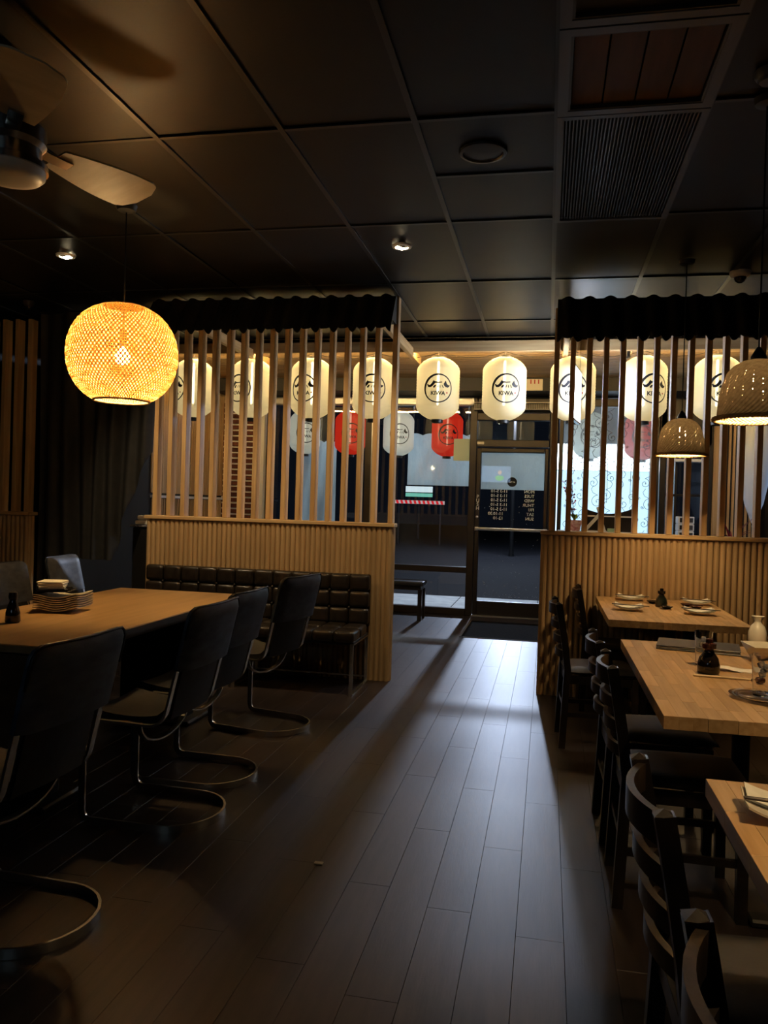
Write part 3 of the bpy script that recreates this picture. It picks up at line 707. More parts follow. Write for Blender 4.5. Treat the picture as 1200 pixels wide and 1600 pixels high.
# ------------------------------------------------------------------ wicker dome pendants
def wicker_pendant():
    t = thing('wicker_pendant', 'x', 'pendant lamp', (0, 0, 0), 0, 'wicker dome pendants over the right tables')
    prof = [(.152, .0), (.146, .02), (.143, .06), (.137, .11), (.128, .15), (.113, .187), (.090, .215), (.060, .232), (.026, .240)]
    n = 96; S = 34
    def pp(t_):
        f = t_ * (len(prof) - 1); i = min(int(f), len(prof) - 2); u = f - i
        return prof[i][0] * (1 - u) + prof[i + 1][0] * u, prof[i][1] * (1 - u) + prof[i + 1][1] * u
    vs = []; fs = []; rr = random.Random(5)
    for j in range(S + 1):
        r, z = pp(j / S)
        for k in range(n):
            a = 2 * PI * k / n; q = r * (1 + .012 * (1 if (k + j) % 2 else -1)); vs.append((q * math.cos(a), q * math.sin(a), z))
    for j in range(S):
        for k in range(n):
            if 8 <= j <= 20 and k % 4 == 0 and rr.random() < .5: continue     # little openings in columns
            k2 = (k + 1) % n; fs.append((j * n + k, j * n + k2, (j + 1) * n + k2, (j + 1) * n + k))
    # shrink the openings: fill each hole with a frame of four slim quads
    sh = obj('shade', MB().add(vs, fs), WICKER_S, t)
    fl = MB(); rr = random.Random(5)
    for j in range(S):
        for k in range(n):
            if 8 <= j <= 20 and k % 4 == 0 and rr.random() < .5:
                k2 = (k + 1) % n; q = [Vector(vs[i]) for i in (j * n + k, j * n + k2, (j + 1) * n + k2, (j + 1) * n + k)]
                c = sum(q, Vector()) / 4; s = [c + (p - c) * .17 for p in q]
                fl.add([tuple(p) for p in q + s], [(i, (i + 1) % 4, 4 + (i + 1) % 4, 4 + i) for i in range(4)])
    pz = obj('pierced_band', fl, WICKER_S, sh); pz['kind'] = 'stuff'
    br = MB()
    for s in (0, 1, 2):
        br.tube([((.157 + .006 * math.cos(k * 1.35 + s * 2.09)) * math.cos(2 * PI * k / 96), (.157 + .006 * math.cos(k * 1.35 + s * 2.09)) * math.sin(2 * PI * k / 96), .004 + .006 * math.sin(k * 1.35 + s * 2.09)) for k in range(97)], .0052, 6)
    obj('braided_rim', br, pmat('braid_straw', (.45, .27, .10), .7), sh, smooth=60)
    obj('cap', MB().lathe([(.028, .238), (.030, .250), (.020, .268), (.010, .285), (.006, .29)], 20), BLKMET, t, smooth=50)
    obj('cord', MB().tube([(0, 0, .285), (0, 0, 1.272 - .03)], .0035, 8), BLKMET, t)
    obj('ceiling_canopy', MB().lathe([(.008, 1.238), (.045, 1.245), (.052, 1.269)], 20), BLKMET, t, smooth=50)
    obj('bulb', MB().lathe([(.004, .10), (.02, .104), (.03, .124), (.03, .146), (.018, .17), (.012, .20)], 16), emat('warm_bulb_pendant', (1.0, .70, .36), L_BULB_PEND), t, smooth=60)
    return t
wp = wicker_pendant(); wp.location = (.84, 5.5, 1.777); wp['label'] = 'wicker dome pendant over the table laid with four plates'
dup(wp, (.80, 3.4, 1.777), .4, 'wicker dome pendant over the table with menu and soy bottle')
dup(wp, (.86, 1.45, 1.777), .9, 'wicker dome pendant over the table nearest the back of the room')

# ------------------------------------------------------------------ ceiling fan
fan = thing('ceiling_fan', 'brushed metal ceiling fan with pale blades and round light bowl', 'ceiling fan', (-2.06, 2.72, 2.58))
obj('canopy', MB().lathe([(.012, .36), (.03, .37), (.058, .43), (.062, .467)], 24), NICKEL, fan, smooth=50)
obj('downrod', MB().tube([(0, 0, .24), (0, 0, .38)], .012, 12), NICKEL, fan, smooth=60)
obj('motor', MB().lathe([(.02, .25), (.09, .245), (.128, .22), (.132, .16), (.115, .14), (.115, .095), (.138, .085), (.14, .06), (.10, .055)], 36), NICKEL, fan, smooth=40)
obj('light_bowl', MB().lathe([(.132, .060), (.130, .040), (.115, .026), (.07, .018), (.004, .015)], 36), OPAL, fan, smooth=60)
def blade_mesh():
    def fn(u, v):
        x = .20 + u * .47; w = (.066 + .058 * math.sin(min(u * 1.25, 1) * PI / 2)) * (1 if u < .86 else math.sqrt(max(1 - ((u - .86) / .14) ** 2 * .85, 0)))
        y = (v - .5) * 2 * w
        return (x, y, .175 - y * .20)
    return MB().grid(fn, 16, 4, (0, 0, .007)).mesh('blade', 50)
BM = blade_mesh(); BM.materials.append(BLADE)
AM = MB().sweep([(.11, 0, .18), (.16, 0, .172), (.22, 0, .170), (.27, 0, .170)], (0, .2, 1), .026, .004).mesh('blade_arm', 40); AM.materials.append(NICKEL)
for k in range(3):
    a = math.radians(71 + 120 * k); b_ = obj('blade', BM, None, fan, (0, 0, 0), (0, 0, a)); obj('blade_arm', AM, None, b_, (0, 0, 0))

# ------------------------------------------------------------------ recessed spots, speaker, cameras, sprinkler
def spot(x, y, tgt, label, power=P_SPOT):
    t = thing('recessed_spotlight', label, 'ceiling light', (x, y, CZ), 0, 'gimbal spotlights in the black ceiling')
    obj('trim_ring', MB().lathe([(.040, -.006), (.044, -.016), (.062, -.014), (.066, -.004)], 28, cap=False), WHITEP, t, smooth=50)
    d = (Vector(tgt) - Vector((x, y, CZ))).normalized(); q = d.to_track_quat('-Z', 'Y')
    o = obj('lamp_head', MB().lathe([(.028, .012), (.036, -.012), (.036, -.022), (.030, -.022)], 20, cap=False), ALU, t, (0, 0, .018), smooth=50); o.rotation_euler = q.to_euler()
    e = obj('lens', MB().lathe([(.028, -.014), (.026, -.026), (.017, -.036), (.002, -.040)], 20), emat('spot_lens', (1, .80, .48), 45.0), t, (0, 0, .010)); e.rotation_euler = q.to_euler()
    ld = bpy.data.lights.new('spot_beam', 'SPOT'); ld.energy = power; ld.color = (1.0, .74, .42); ld.spot_size = math.radians(74); ld.spot_blend = .8; ld.shadow_soft_size = .03
    lo = bpy.data.objects.new('spot_beam', ld); C.objects.link(lo); lo.parent = t; lo.location = d * .06; lo.rotation_euler = q.to_euler()
    return t
spot(-.958, 5.01, (-1.9, 6.2, .9), 'lit gimbal spotlight in the ceiling over the aisle in front of the left divider')
spot(-3.30, 4.96, (-2.9, 6.2, .9), 'lit gimbal spotlight in the ceiling in front of the black curtain')
spk = thing('ceiling_speaker', 'round black ceiling speaker in a square black tile', 'speaker', (-.344, 3.736, CZ))
obj('rim', MB().lathe([(.088, -.002), (.095, -.012), (.108, -.010), (.112, .0)], 32, cap=False), TEE, spk, smooth=50); obj('grille', MB().lathe([(.095, -.004), (.06, -.007), (.002, -.009)], 32), BLKMET, spk, smooth=60)
def dome(x, y, z, label, r=.05):
    t = thing('dome_camera', label, 'camera', (x, y, z), 0)
    obj('housing', MB().lathe([(r, 0), (r * 1.02, -.012), (r * .92, -.030), (r * .70, -.040)], 28), DOMEW, t, smooth=50)
    obj('dome', MB().lathe([(r * .62, -.036), (r * .58, -.052), (r * .42, -.068), (r * .2, -.077), (.002, -.079)], 24), DOMEG, t, smooth=60); return t
dome(1.23, 5.80, CZ, 'small white dome camera on the ceiling in front of the right divider', .068)
hk = thing('dome_camera', 'small dark dome camera at the top of the left curtain edge', 'camera', (-4.40, 6.10, 3.045))
obj('housing', MB().lathe([(.045, 0), (.046, -.02), (.03, -.05)], 24), pmat('smoke_plastic', (.04, .03, .03), .3), hk, smooth=50); obj('dome', MB().lathe([(.03, -.048), (.026, -.062), (.012, -.075), (.002, -.077)], 20), DOMEG, hk, smooth=60)
sp2 = thing('smoke_detector', 'round grey smoke detector on the black ceiling right of the rust stained panel', 'detector', (.76, 3.2, CZ))
obj('base', MB().lathe([(.055, 0), (.056, -.018), (.046, -.032)], 28), TEE2, sp2, smooth=50); obj('cap', MB().lathe([(.04, -.030), (.036, -.042), (.002, -.045)], 24), TEE2, sp2, smooth=50)

# ------------------------------------------------------------------ long table on the left
lt = thing('long_table', 'long oak topped dining table under the globe pendant', 'table', (-2.41, 4.0, 0))
obj('tabletop', MB().rbox((0, 0, .752), (.92, 2.10, .036), .004, 1), TOPOAK, lt)
obj('edge_band', MB().box((.4575, 0, .7485), (.006, 2.09, .028)).box((-.4575, 0, .7485), (.006, 2.09, .028)), EDGEDK, lt)
obj('apron', MB().box((0, 0, .715), (.80, 1.96, .035)), EDGEDK, lt)
for y in (-.72, .72): obj('pedestal', MB().rbox((0, y, .37), (.46, .12, .70), .01, 1).rbox((0, y, .015), (.60, .34, .03), .01, 1), BLKMET, lt)
obj('end_panel', MB().rbox((0, -.97, .50), (.84, .03, .44), .004, 1), vary(pmat('brown_panel', (.12, .06, .025), .5), (.10, .05, .02), (.15, .08, .035), (2, 2, 12), 2, 3), lt)

# cantilever chairs
def cant_chair():
    t = thing('cantilever_chair', 'x', 'chair')
    hw, xr, xf = .215, .30, -.24
    pts = [(xf + .05, -hw, .018)]; nr = [(0, -1, 0)]
    for k in range(15):
        a = -PI / 2 + PI * k / 14; pts.append((xr - .20 + .20 * math.cos(a), hw * math.sin(a), .018)); nr.append((math.cos(a) / .20 * hw, math.sin(a), 0))
    pts.append((xf + .05, hw, .018)); nr.append((0, 1, 0))
    obj('base_loop', MB().sweep(pts, nr, .0165, .005), CHROME, t, smooth=40)
    for s in (-1, 1):
        p = bez((xf + .05, s * hw, .018), (xf, s * hw, .018), (xf, s * hw, .07), 6) + [Vector((xf, s * hw, .25)), Vector((xf, s * hw, .39))] + bez((xf, s * hw, .40), (xf, s * hw, .45), (xf + .05, s * hw, .45), 6)
        obj('leg', MB().sweep(p, (0, 1, 0), .0155, .005), CHROME, t, smooth=40)
        p = [Vector((xf + .05, s * hw, .45)), Vector((.02, s * hw, .448))] + bez((.06, s * hw, .447), (.135, s * hw, .445), (.15, s * hw, .53), 8) + [Vector((.195, s * hw, .72)), Vector((.235, s * hw, .88))]
        pn = []
        for i, q in enumerate(p):
            dd = (p[min(i + 1, len(p) - 1)] - p[max(i - 1, 0)]).normalized(); pn.append(tuple(dd.cross(Vector((0, 1, 0)))))
        obj('side_rail', MB().sweep(p, pn, .0135, .005), CHROME, t, smooth=40)
    p = [(.02, hw * math.cos(PI * k / 14), .445 - .105 * math.sin(PI * k / 14)) for k in range(15)]
    obj('seat_stretcher', MB().sweep(p, (0, 0, 1), .013, .004), CHROME, t, smooth=40)
    def seat(u, v):
        x = xf + .01 + u * .375; y = (v - .5) * .385
        return (x, y, .462 - .022 * math.sin(u * PI) - .012 * (1 - (2 * v - 1) ** 2) + (.035 * max(0, u - .85) / .15))
    obj('seat', MB().grid(seat, 14, 8, (0, 0, .032)), LEATHER, t, smooth=60)
    def low(u, v):
        z = .47 + v * .27; return (.125 + (z - .47) * .235 + .012 * math.cos((u - .5) * PI), (u - .5) * .35, z)
    obj('lower_back', MB().grid(low, 8, 8, (.018, 0, 0)), LEATHER, t, smooth=60)
    M = Matrix.Translation((.228, 0, .82)) @ Matrix.Rotation(math.radians(13), 4, 'Y')
    bk_ = MB()
    def outer(a, sx):   # rounded rectangle section of the pad
        return a
    bm = bmesh.new(); bmesh.ops.create_grid(bm, x_segments=12, y_segments=8, size=.5); vs0 = [v.co.copy() for v in bm.verts]; fs0 = [tuple(v.index for v in f.verts) for f in bm.faces]; bm.free()
    H, Wd = .27, .485
    def pad(sgn):
        out = []
        for c in vs0:
            y, z = c.x * Wd, c.y * H
            if c.y > 0:  # rounded upper corners
                r = .055; ex, ez = abs(y) - (Wd / 2 - r), z - (H / 2 - r)
                if ex > 0 and ez > 0:
                    k_ = max(ex, ez) / math.hypot(ex, ez); y = math.copysign(Wd / 2 - r + ex * k_, y); z = H / 2 - r + ez * k_
            e = min(1, (1 - abs(2 * c.x)) * 5) * min(1, (1 - 2 * c.y) * 4); e = max(e, 0) ** .5
            out.append((sgn * (.008 + .018 * e) + .016 * math.cos(c.x * PI) - .004, y, z))
        return out
    bk_.add(pad(1), fs0, M); bk_.add(pad(-1), [tuple(reversed(f)) for f in fs0], M)
    # close the rim
    rim = []
    n1 = 13
    idx = [i for i in range(n1)] + [j * n1 + 12 for j in range(1, 9)] + [8 * n1 + i for i in range(11, -1, -1)] + [j * n1 for j in range(7, 0, -1)]
    o = len(vs0)
    for a, b in zip(idx, idx[1:] + idx[:1]): bk_.f.append((a, b, b + o, a + o))
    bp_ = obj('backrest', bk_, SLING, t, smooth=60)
    pv = pad(0); path = [M @ Vector(pv[i]) for i in [4 * n1] + [j * n1 for j in range(5, 9)] + [8 * n1 + i for i in range(1, 12)] + [j * n1 + 12 for j in range(8, 3, -1)]]
    obj('piping', MB().tube([p + Vector((.010, 0, 0)) for p in path], .005, 6), LEATHER, bp_, smooth=60)
    return t
cc = cant_chair()
CH = [(-1.70, 4.74, -.22, 'black leather cantilever chair at the aisle side of the long table, nearest the bench'),
      (-1.70, 3.80, -.04, 'black leather cantilever chair at the aisle side, second from the bench'),
      (-1.66, 3.29, -.03, 'black leather cantilever chair at the aisle side, third from the bench'),
      (-1.70, 2.33, -.05, 'black leather cantilever chair by the bare end of the long table, under the fan')]
GC = 'cantilever chairs round the long table'
cc.location = CH[0][:2] + (0,); cc.rotation_euler = (0, 0, CH[0][2]); cc['label'] = CH[0][3]; cc['group'] = GC
for x, y, r, l in CH[1:]: dup(cc, (x, y, 0), r, l, GC)
dup(cc, (-3.22, 5.30, 0), PI + .12, 'shiny black cantilever chair across the long table, in front of the curtain', GC)
dup(cc, (-3.16, 4.50, 0), PI - .05, 'black cantilever chair across the long table, behind the stacked plates', GC)

# things on the long table
TZ = .7705
def wplate(u, v):
    x = (u - .5) * .24; y = (v - .5) * .20
    return (x, y, .006 + .020 * (2 * v - 1) ** 2 * .4 + .016 * math.cos(u * 2 * PI) * .5 + .03 * max(0, u - .75) * 1.2)
PLM = MB().grid(wplate, 18, 10, (0, 0, .005)).mesh('wavy_plate', 60); PLM.materials.append(CERAM)
for k in range(7):
    o = obj('wavy_plate', PLM, None, None, (-2.555 + .002 * (k % 3), 3.90, TZ + .002 + k * .0115), (0, 0, .12 + .02 * (k % 2)))
    tag(o, 'cream wavy plate, ' + ['lowest', 'second from the bottom', 'third from the bottom', 'in the middle', 'third from the top', 'second from the top', 'topmost'][k] + ' of the stack on the long table', 'plate', 'stacked plates on the long table')
zt2 = TZ + .108
for k in range(5): tag(obj('folded_napkin', MB().rbox((0, 0, .004), (.13, .13, .0075), .002, 1), PAPERW, None, (-2.60 + .003 * (k % 2), 3.87, zt2 + .016 + k * .008), (0, 0, .5 - .05 * k)), 'white folded napkin, ' + ['lowest', 'second from the bottom', 'in the middle', 'second from the top', 'topmost'][k] + ' of the pile on the wavy plates', 'napkin', 'napkins on the plate stack')
for k in range(2): tag(obj('napkin_tray', MB().rbox((0, 0, 0), (.17 - .0 * k, .16, .006), .002, 1), DKGLAZE, None, (-2.59, 3.88, zt2 + .004 + k * .0068), (0, 0, .3 + .2 * k)), ('upper' if k else 'lower') + ' thin black tray under the white napkins', 'tray', 'black trays on the plate stack')
sb = thing('sauce_bottle', 'short black sauce bottle beside the stacked wavy plates', 'bottle', (-2.53, 3.45, TZ - .0005))
obj('body', MB().lathe([(.030, 0), (.036, .008), (.033, .05), (.024, .085), (.016, .105), (.016, .12)], 20), DKGLAZE, sb, smooth=50); obj('cap', MB().lathe([(.02, .115), (.022, .13), (.018, .148), (.004, .152)], 18), BLKMET, sb, smooth=50)

# ------------------------------------------------------------------ tufted bench (two units)
TUFT = MB().rbox((0, 0, 0), (.150, .075, .128), .030, 3).mesh('tuft', 80); TUFT.materials.append(BROWNL)
TUFS = MB().rbox((0, 0, 0), (.150, .225, .085), .030, 3).mesh('seat_tuft', 80); TUFS.materials.append(BROWNL)
BTN = MB().lathe([(.010, 0), (.008, .005), (.002, .007)], 10).mesh('button', 60); BTN.materials.append(BROWNL)
def bench(x0, x1, label):
    t = thing('tufted_bench', label, 'bench', ((x0 + x1) / 2, 5.86, 0), 0, 'tufted benches along the left divider'); w = x1 - x0
    nc = 6; cw = w / nc
    obj('back_board', MB().rbox((0, .275, .64), (w - .01, .04, .41), .01, 1), BROWNL, t)
    obj('seat_board', MB().rbox((0, -.01, .385), (w - .01, .46, .03), .006, 1), BLKMET, t)
    for c in range(nc):
        x = -w / 2 + cw * (c + .5)
        for r in range(3): obj('tuft', TUFT, None, t, (x, .222 - .004 * r, .785 - r * .131)).scale = (cw / .152, 1, 1)
        for r in range(2): obj('seat_tuft', TUFS, None, t, (x, .065 - r * .228, .432)).scale = (cw / .152, 1, 1)
        if c:
            for r in range(2): obj('button', BTN, None, t, (-w / 2 + cw * c, .192, .72 - r * .131), (PI / 2, 0, 0))
    for s in (-1, 1):
        x = s * (w / 2 - .02); p = MB()
        p.box((x, -.235, .19), (.025, .012, .38)).box((x, .255, .19), (.025, .012, .38)).box((x, .01, .006), (.025, .50, .012)).box((x, .01, .374), (.025, .50, .012))
        obj('leg_frame', p, CHROME, t)
    obj('floor_rail', MB().box((0, .255, .05), (w - .06, .01, .012)), CHROME, t)
    return t
bench(-3.22, -2.285, 'dark tufted leather bench unit at the curtain end of the left divider')
bench(-2.28, -1.335, 'dark tufted leather bench unit at the aisle end of the left divider')

# ------------------------------------------------------------------ right dining tables (butcher block)
def stave_mesh(ln):
    k = ('st', round(ln, 3))
    if k not in flute_me:
        me = MB().rbox((0, 0, 0), (.0437, ln - .0006, .042), .0008, 1).mesh('stave'); me.materials.append(BLOCK); flute_me[k] = me
    return flute_me[k]
def block_table(y0, y1, x0, label):
    W = 18 * .0438; t = thing('butcher_block_table', label, 'table', (x0 + W / 2, (y0 + y1) / 2, 0), 0, 'butcher block tables along the right side'); Ln = y1 - y0
    rr = random.Random(int(y0 * 100))
    for c in range(18):
        ys = [0]; a = rr.uniform(.12, .34)
        while a < Ln - .1: ys.append(a); a += rr.choice((.22, .28, .34, .40))
        ys.append(Ln)
        for a, b in zip(ys, ys[1:]): obj('stave', stave_mesh(round(b - a, 2)), None, t, (-W / 2 + (c + .5) * .0438, -Ln / 2 + (a + b) / 2, .749))
    obj('under_board', MB().box((0, 0, .718), (W * .6, Ln * .7, .02)), BLKMET, t)
    for y in (-Ln * .28, Ln * .28):
        obj('pedestal', MB().tube([(.10, y, .03), (.10, y, .71)], .038, 14), BLKMET, t, smooth=50)
        obj('foot', MB().rbox((.10, y, .014), (.30, .07, .028), .008, 1).rbox((.10, y, .014), (.07, .30, .028), .008, 1), BLKMET, t)
    return t
block_table(4.82, 6.10, .37, 'butcher block table laid with four plates against the right divider')
block_table(2.61, 4.10, .375, 'butcher block table holding the black menu, glasses and soy bottle')
block_table(.55, 2.02, .39, 'butcher block table with a single plate and dark chopsticks in view')

# ladder-back chairs (face +x)
def ladder_chair():
    t = thing('ladder_back_chair', 'x', 'chair'); hw = .172
    def postx(z): return -.20 - (.0 if z < .46 else (z - .46) ** 1.25 * .20) - (.02 * (1 - z / .46) if z < .46 else 0)
    for s in (-1, 1):
        p = [(postx(z), s * hw, z) for z in (0, .2, .46, .58, .70, .80, .845)]
        mb = MB().sweep(p, (0, 1, 0), .019, .017)
        e = Vector(p[-1]); mb.add([tuple(e + Vector((a * .019, b * .017, 0))) for a, b in ((-1, -1), (1, -1), (1, 1), (-1, 1))] + [tuple(e + Vector((0, 0, .012)))], [(0, 1, 4), (1, 2, 4), (2, 3, 4), (3, 0, 4)])
        obj('rear_post', mb, DARKWOOD, t)
        obj('leg', MB().sweep([(.19, s * .178, 0), (.185, s * .175, .43)], (0, 1, 0), .018, .017), DARKWOOD, t)
        obj('side_stretcher', MB().sweep([(-.205, s * hw, .20), (.188, s * .176, .20)], (0, 1, 0), .013, .009), DARKWOOD, t)
        obj('side_apron', MB().sweep([(-.20, s * hw, .405), (.185, s * .175, .405)], (0, 1, 0), .025, .009), DARKWOOD, t)
    for i, (z, h) in enumerate(((.808, .030), (.715, .021), (.630, .021), (.545, .021))):
        p = [Vector((postx(z) - .045 * (1 - (2 * k / 12 - 1) ** 2), (2 * k / 12 - 1) * (hw - .012), z)) for k in range(13)]
        obj('crest_rail' if i == 0 else 'back_slat', MB().sweep(p, [(1, 0, 0)] * 13, h, .008), DARKWOOD, t, smooth=50)
    obj('rear_stretcher', MB().sweep([(-.212, -hw, .25), (-.212, hw, .25)], (1, 0, 0), .013, .009), DARKWOOD, t)
    obj('front_stretcher', MB().sweep([(.188, -.176, .23), (.188, .176, .23)], (1, 0, 0), .013, .009), DARKWOOD, t)
    obj('front_apron', MB().box((.187, 0, .405), (.018, .34, .05)), DARKWOOD, t)
    obj('rear_apron', MB().box((-.20, 0, .405), (.018, .33, .05)), DARKWOOD, t)
    def cush(sgn):
        def fn(u, v):
            x = -.215 + u * .44; hwid = .185 + .025 * math.sin(min(u * 1.3, 1) * PI / 2)
            e = min(1, 6 * min(u, 1 - u)) * min(1, 6 * min(v, 1 - v)); r = max(e, 0) ** .5
            return (x, (2 * v - 1) * hwid, .452 + sgn * .024 * r)
        return fn
    obj('seat', MB().grid(cush(1), 16, 14).grid(cush(-1), 16, 14), LEATHER, t, smooth=70)
    return t
lc = ladder_chair(); GL = 'ladder back chairs along the aisle side of the right tables'
LC = [(.335, 5.00, .06, 'black ladder back chair standing clear of the four plate table, aisle end'),
      (.50, 5.915, -.02, 'black ladder back chair tucked in at the four plate table beside the divider'),
      (.49, 3.665, .03, 'black ladder back chair at the menu table, on the side of the four plate table'),
      (.505, 3.11, .0, 'black ladder back chair at the menu table, on the side away from the dividers'),
      (.485, 1.72, .02, 'black ladder back chair at the single plate table, on the side of the menu table'),
      (.485, 1.00, .03, 'black ladder back chair at the single plate table, away from the menu table')]
lc.location = LC[0][:2] + (0,); lc.rotation_euler = (0, 0, LC[0][2]); lc['label'] = LC[0][3]; lc['group'] = GL
for x, y, r, l in LC[1:]: dup(lc, (x, y, 0), r, l, GL)

# ------------------------------------------------------------------ tableware on the right tables
T2 = .7702
def dish(u, v):
    x = (u - .5) * .185; y = (v - .5) * .135
    return (x, y, .004 + .022 * (2 * u - 1) ** 2 + .006 * (2 * v - 1) ** 2)
DM = MB().grid(dish, 14, 10, (0, 0, .005)).mesh('curved_plate', 60); DM.materials.append(CERAM)
def napk(u, v):
    x = (u - .5) * .165; y = (v - .5) * .075
    return (x, y, .0115 + .022 * (2 * (u - .5) * .9) ** 2 + .010 * v)
NM = MB().grid(napk, 12, 4, (0, 0, .004)).mesh('napkin', 60); NM.materials.append(PAPERW)
CS = MB().tube([(-.115, 0, 0), (.115, 0, 0)], [.0033, .0022], 7).mesh('chopstick', 60); CS.materials.append(DKSTICK)
where = ['nearest the aisle beside the divider', 'at the aisle corner away from the divider', 'on the wall side beside the divider', 'on the wall side away from the divider']
SET = [(.60, 5.93), (.53, 5.33), (1.03, 5.86), (.95, 5.30)]
for (x, y), wn in zip(SET, where):
    tag(obj('curved_plate', DM, None, None, (x, y, T2), (0, 0, -.1)), 'cream curved plate ' + wn + ' on the four plate table', 'plate', 'plates on the four plate table')
    tag(obj('napkin', NM, None, None, (x, y + .03, T2), (0, 0, -.1)), 'folded white napkin on the plate ' + wn, 'napkin', 'napkins on the plates')
    for k in range(2): tag(obj('chopstick', CS, None, None, (x + .01, y - .012 + .009 * k, T2 + .0345), (0, .02, -.08 + .03 * k)), ('inner' if k else 'outer') + ' dark chopstick on the plate ' + wn, 'chopstick', 'dark chopsticks on the plates')
x, y = .52, 1.80
tag(obj('curved_plate', DM, None, None, (x, y, T2), (0, 0, -.1)), 'cream curved plate on the single plate table', 'plate')
tag(obj('napkin', NM, None, None, (x, y + .035, T2 + .001), (0, 0, -.12)), 'folded white napkin on the plate of the single plate table', 'napkin')
for k in range(2): tag(obj('chopstick', CS, None, None, (x + .02, y - .012 + .009 * k, T2 + .0345), (0, .02, -.06 + .03 * k)), 'dark chopstick ' + ('nearer' if k else 'further from') + ' the napkin on the single plate table', 'chopstick', 'chopsticks on the single plate')
def flask(name, label, loc, sc, body, cap, mb, mc):
    t = thing(name, label, 'bottle', loc)
    obj('body', MB().lathe([(r * sc, z * sc) for r, z in body], 24), mb, t, smooth=50); obj('stopper', MB().lathe([(r * sc, z * sc) for r, z in cap], 16), mc, t, smooth=40); return t
SOYB = [(.036, 0), (.042, .006), (.043, .035), (.036, .062), (.022, .082), (.018, .092), (.020, .098)]
SOYC = [(.020, .094), (.027, .10), (.028, .118), (.014, .122), (.013, .136), (.004, .138)]
flask('soy_bottle', 'dark green glazed soy bottle standing between the four plates', (.765, 5.60, T2 - .0004), .92, SOYB, SOYC, GRNGLAZE, DKGLAZE)
flask('soy_bottle', 'glossy black soy bottle with red brown stopper beside the water glass', (.645, 3.36, T2 - .0004), 1.0, SOYB, SOYC, DKGLAZE, LACQ)
for (x, y), l in zip(((.735, 5.80), (.785, 5.50), (.945, 5.72), (.985, 5.60)), ('behind the green soy bottle', 'in front of the green soy bottle', 'near the wall side plates, behind', 'near the wall side plates, in front')):
    tag(obj('sauce_dish', MB().lathe([(.018, 0), (.022, .002), (.040, .016), (.042, .019), (.038, .017), (.016, .006), (.002, .005)], 20), DKGLAZE if x < .9 else LACQ, None, (x, y, T2), smooth=50), 'small dark sauce dish ' + l, 'dish', 'sauce dishes on the four plate table')
# menu table
mn = thing('menu', 'black menu folder lying at the far end of the butcher block table', 'menu', (.71, 3.955, T2), -.18)
obj('lower_cover', MB().rbox((0, 0, .004), (.36, .24, .005), .002, 1), MENUM, mn); obj('pages', MB().rbox((.002, 0, .011), (.345, .228, .008), .002, 1), PAPERW, mn); obj('upper_cover', MB().rbox((0, 0, .018), (.36, .24, .005), .002, 1), MENUM, mn)
def glass(loc, label, ice=True):
    t = thing('water_glass', label, 'glass', loc, 0, 'glasses on the menu table')
    obj('tumbler', MB().lathe([(.001, .0), (.026, 0), (.029, .002), (.0365, .14), (.0365, .142), (.0345, .142), (.0275, .012), (.001, .011)], 28, cap=False), GLASSW, t, smooth=50)
    if ice:
        rr = random.Random(int(loc[0] * 1000))
        for k in range(4): obj('ice_cube', MB().rbox((0, 0, 0), (.02, .02, .018), .004, 2), ICE, t, (rr.uniform(-.012, .012), rr.uniform(-.012, .012), .075 + .011 * k), (rr.random() * 3, rr.random() * 3, rr.random() * 3))
    return t
glass((.655, 3.53, T2), 'tall water glass with ice behind the black soy bottle')
glass((.742, 2.95, T2 + .011), 'tall water glass standing on the clear glass plate')
cp = tag(obj('clear_plate', MB().lathe([(.001, 0), (.07, 0), (.10, .010), (.104, .013), (.10, .014), (.07, .006), (.001, .005)], 36, cap=False), GLASSW, None, (.742, 2.96, T2), smooth=50), 'clear glass plate under a water glass', 'plate')
tag(obj('paper_napkin', MB().grid(lambda u, v: ((u - .5) * .19, (v - .5) * .07, .004 + .004 * math.sin(u * 7) + .003 * math.cos(v * 5 + u * 3)), 14, 6, (0, 0, .002)), PAPERW, None, (.765, 3.45, T2), (0, 0, -.05), smooth=60), 'crumpled cream paper napkin beside the black soy bottle', 'napkin')
for k in range(2): tag(obj('chopstick', MB().tube([(-.115, 0, 0), (.115, 0, 0)], [.0036, .0026], 7), BAMBOO, None, (.69, 3.27 + .009 * k, T2 + .0036), (0, 0, -.06 - .02 * k), smooth=60), 'pale bamboo chopstick ' + ('nearer the' if k else 'further from the') + ' black soy bottle', 'chopstick', 'bamboo chopsticks on the menu table')
tag(obj('chopstick_rest', MB().lathe([(.002, -.028), (.012, -.022), (.016, 0), (.011, .022), (.002, .028)], 14, M=Matrix.Rotation(PI / 2, 4, 'Y') @ Matrix.Scale(.8, 4, (1, 0, 0))), LACQ, None, (.795, 3.21, T2 + .0125), smooth=60), 'small dark red rest by the end of the bamboo chopsticks', 'chopstick rest')
sk = thing('sake_bottle', 'cream ceramic sake bottle with flared lip', 'bottle', (.985, 4.03, T2))
obj('body', MB().lathe([(.030, 0), (.037, .006), (.041, .05), (.040, .085), (.030, .112), (.018, .125), (.016, .137), (.028, .155), (.029, .158), (.023, .156), (.012, .138)], 28), CERAM, sk, smooth=50)
tb = thing('square_bowl', 'white square flared bowl beside the sake bottle', 'bowl', (.955, 3.72, T2), .1)
def sq(r, z): return [(-r, -r, z), (r, -r, z), (r, r, z), (-r, r, z)]
vsq = sq(.052, 0) + sq(.088, .072) + sq(.083, .073) + sq(.050, .008)
obj('body', MB().add(vsq, [(3, 2, 1, 0)] + [(a * 4 + i, a * 4 + (i + 1) % 4, a * 4 + 4 + (i + 1) % 4, a * 4 + 4 + i) for a in range(3) for i in range(4)] + [(12, 13, 14, 15)]), CERAM, tb)
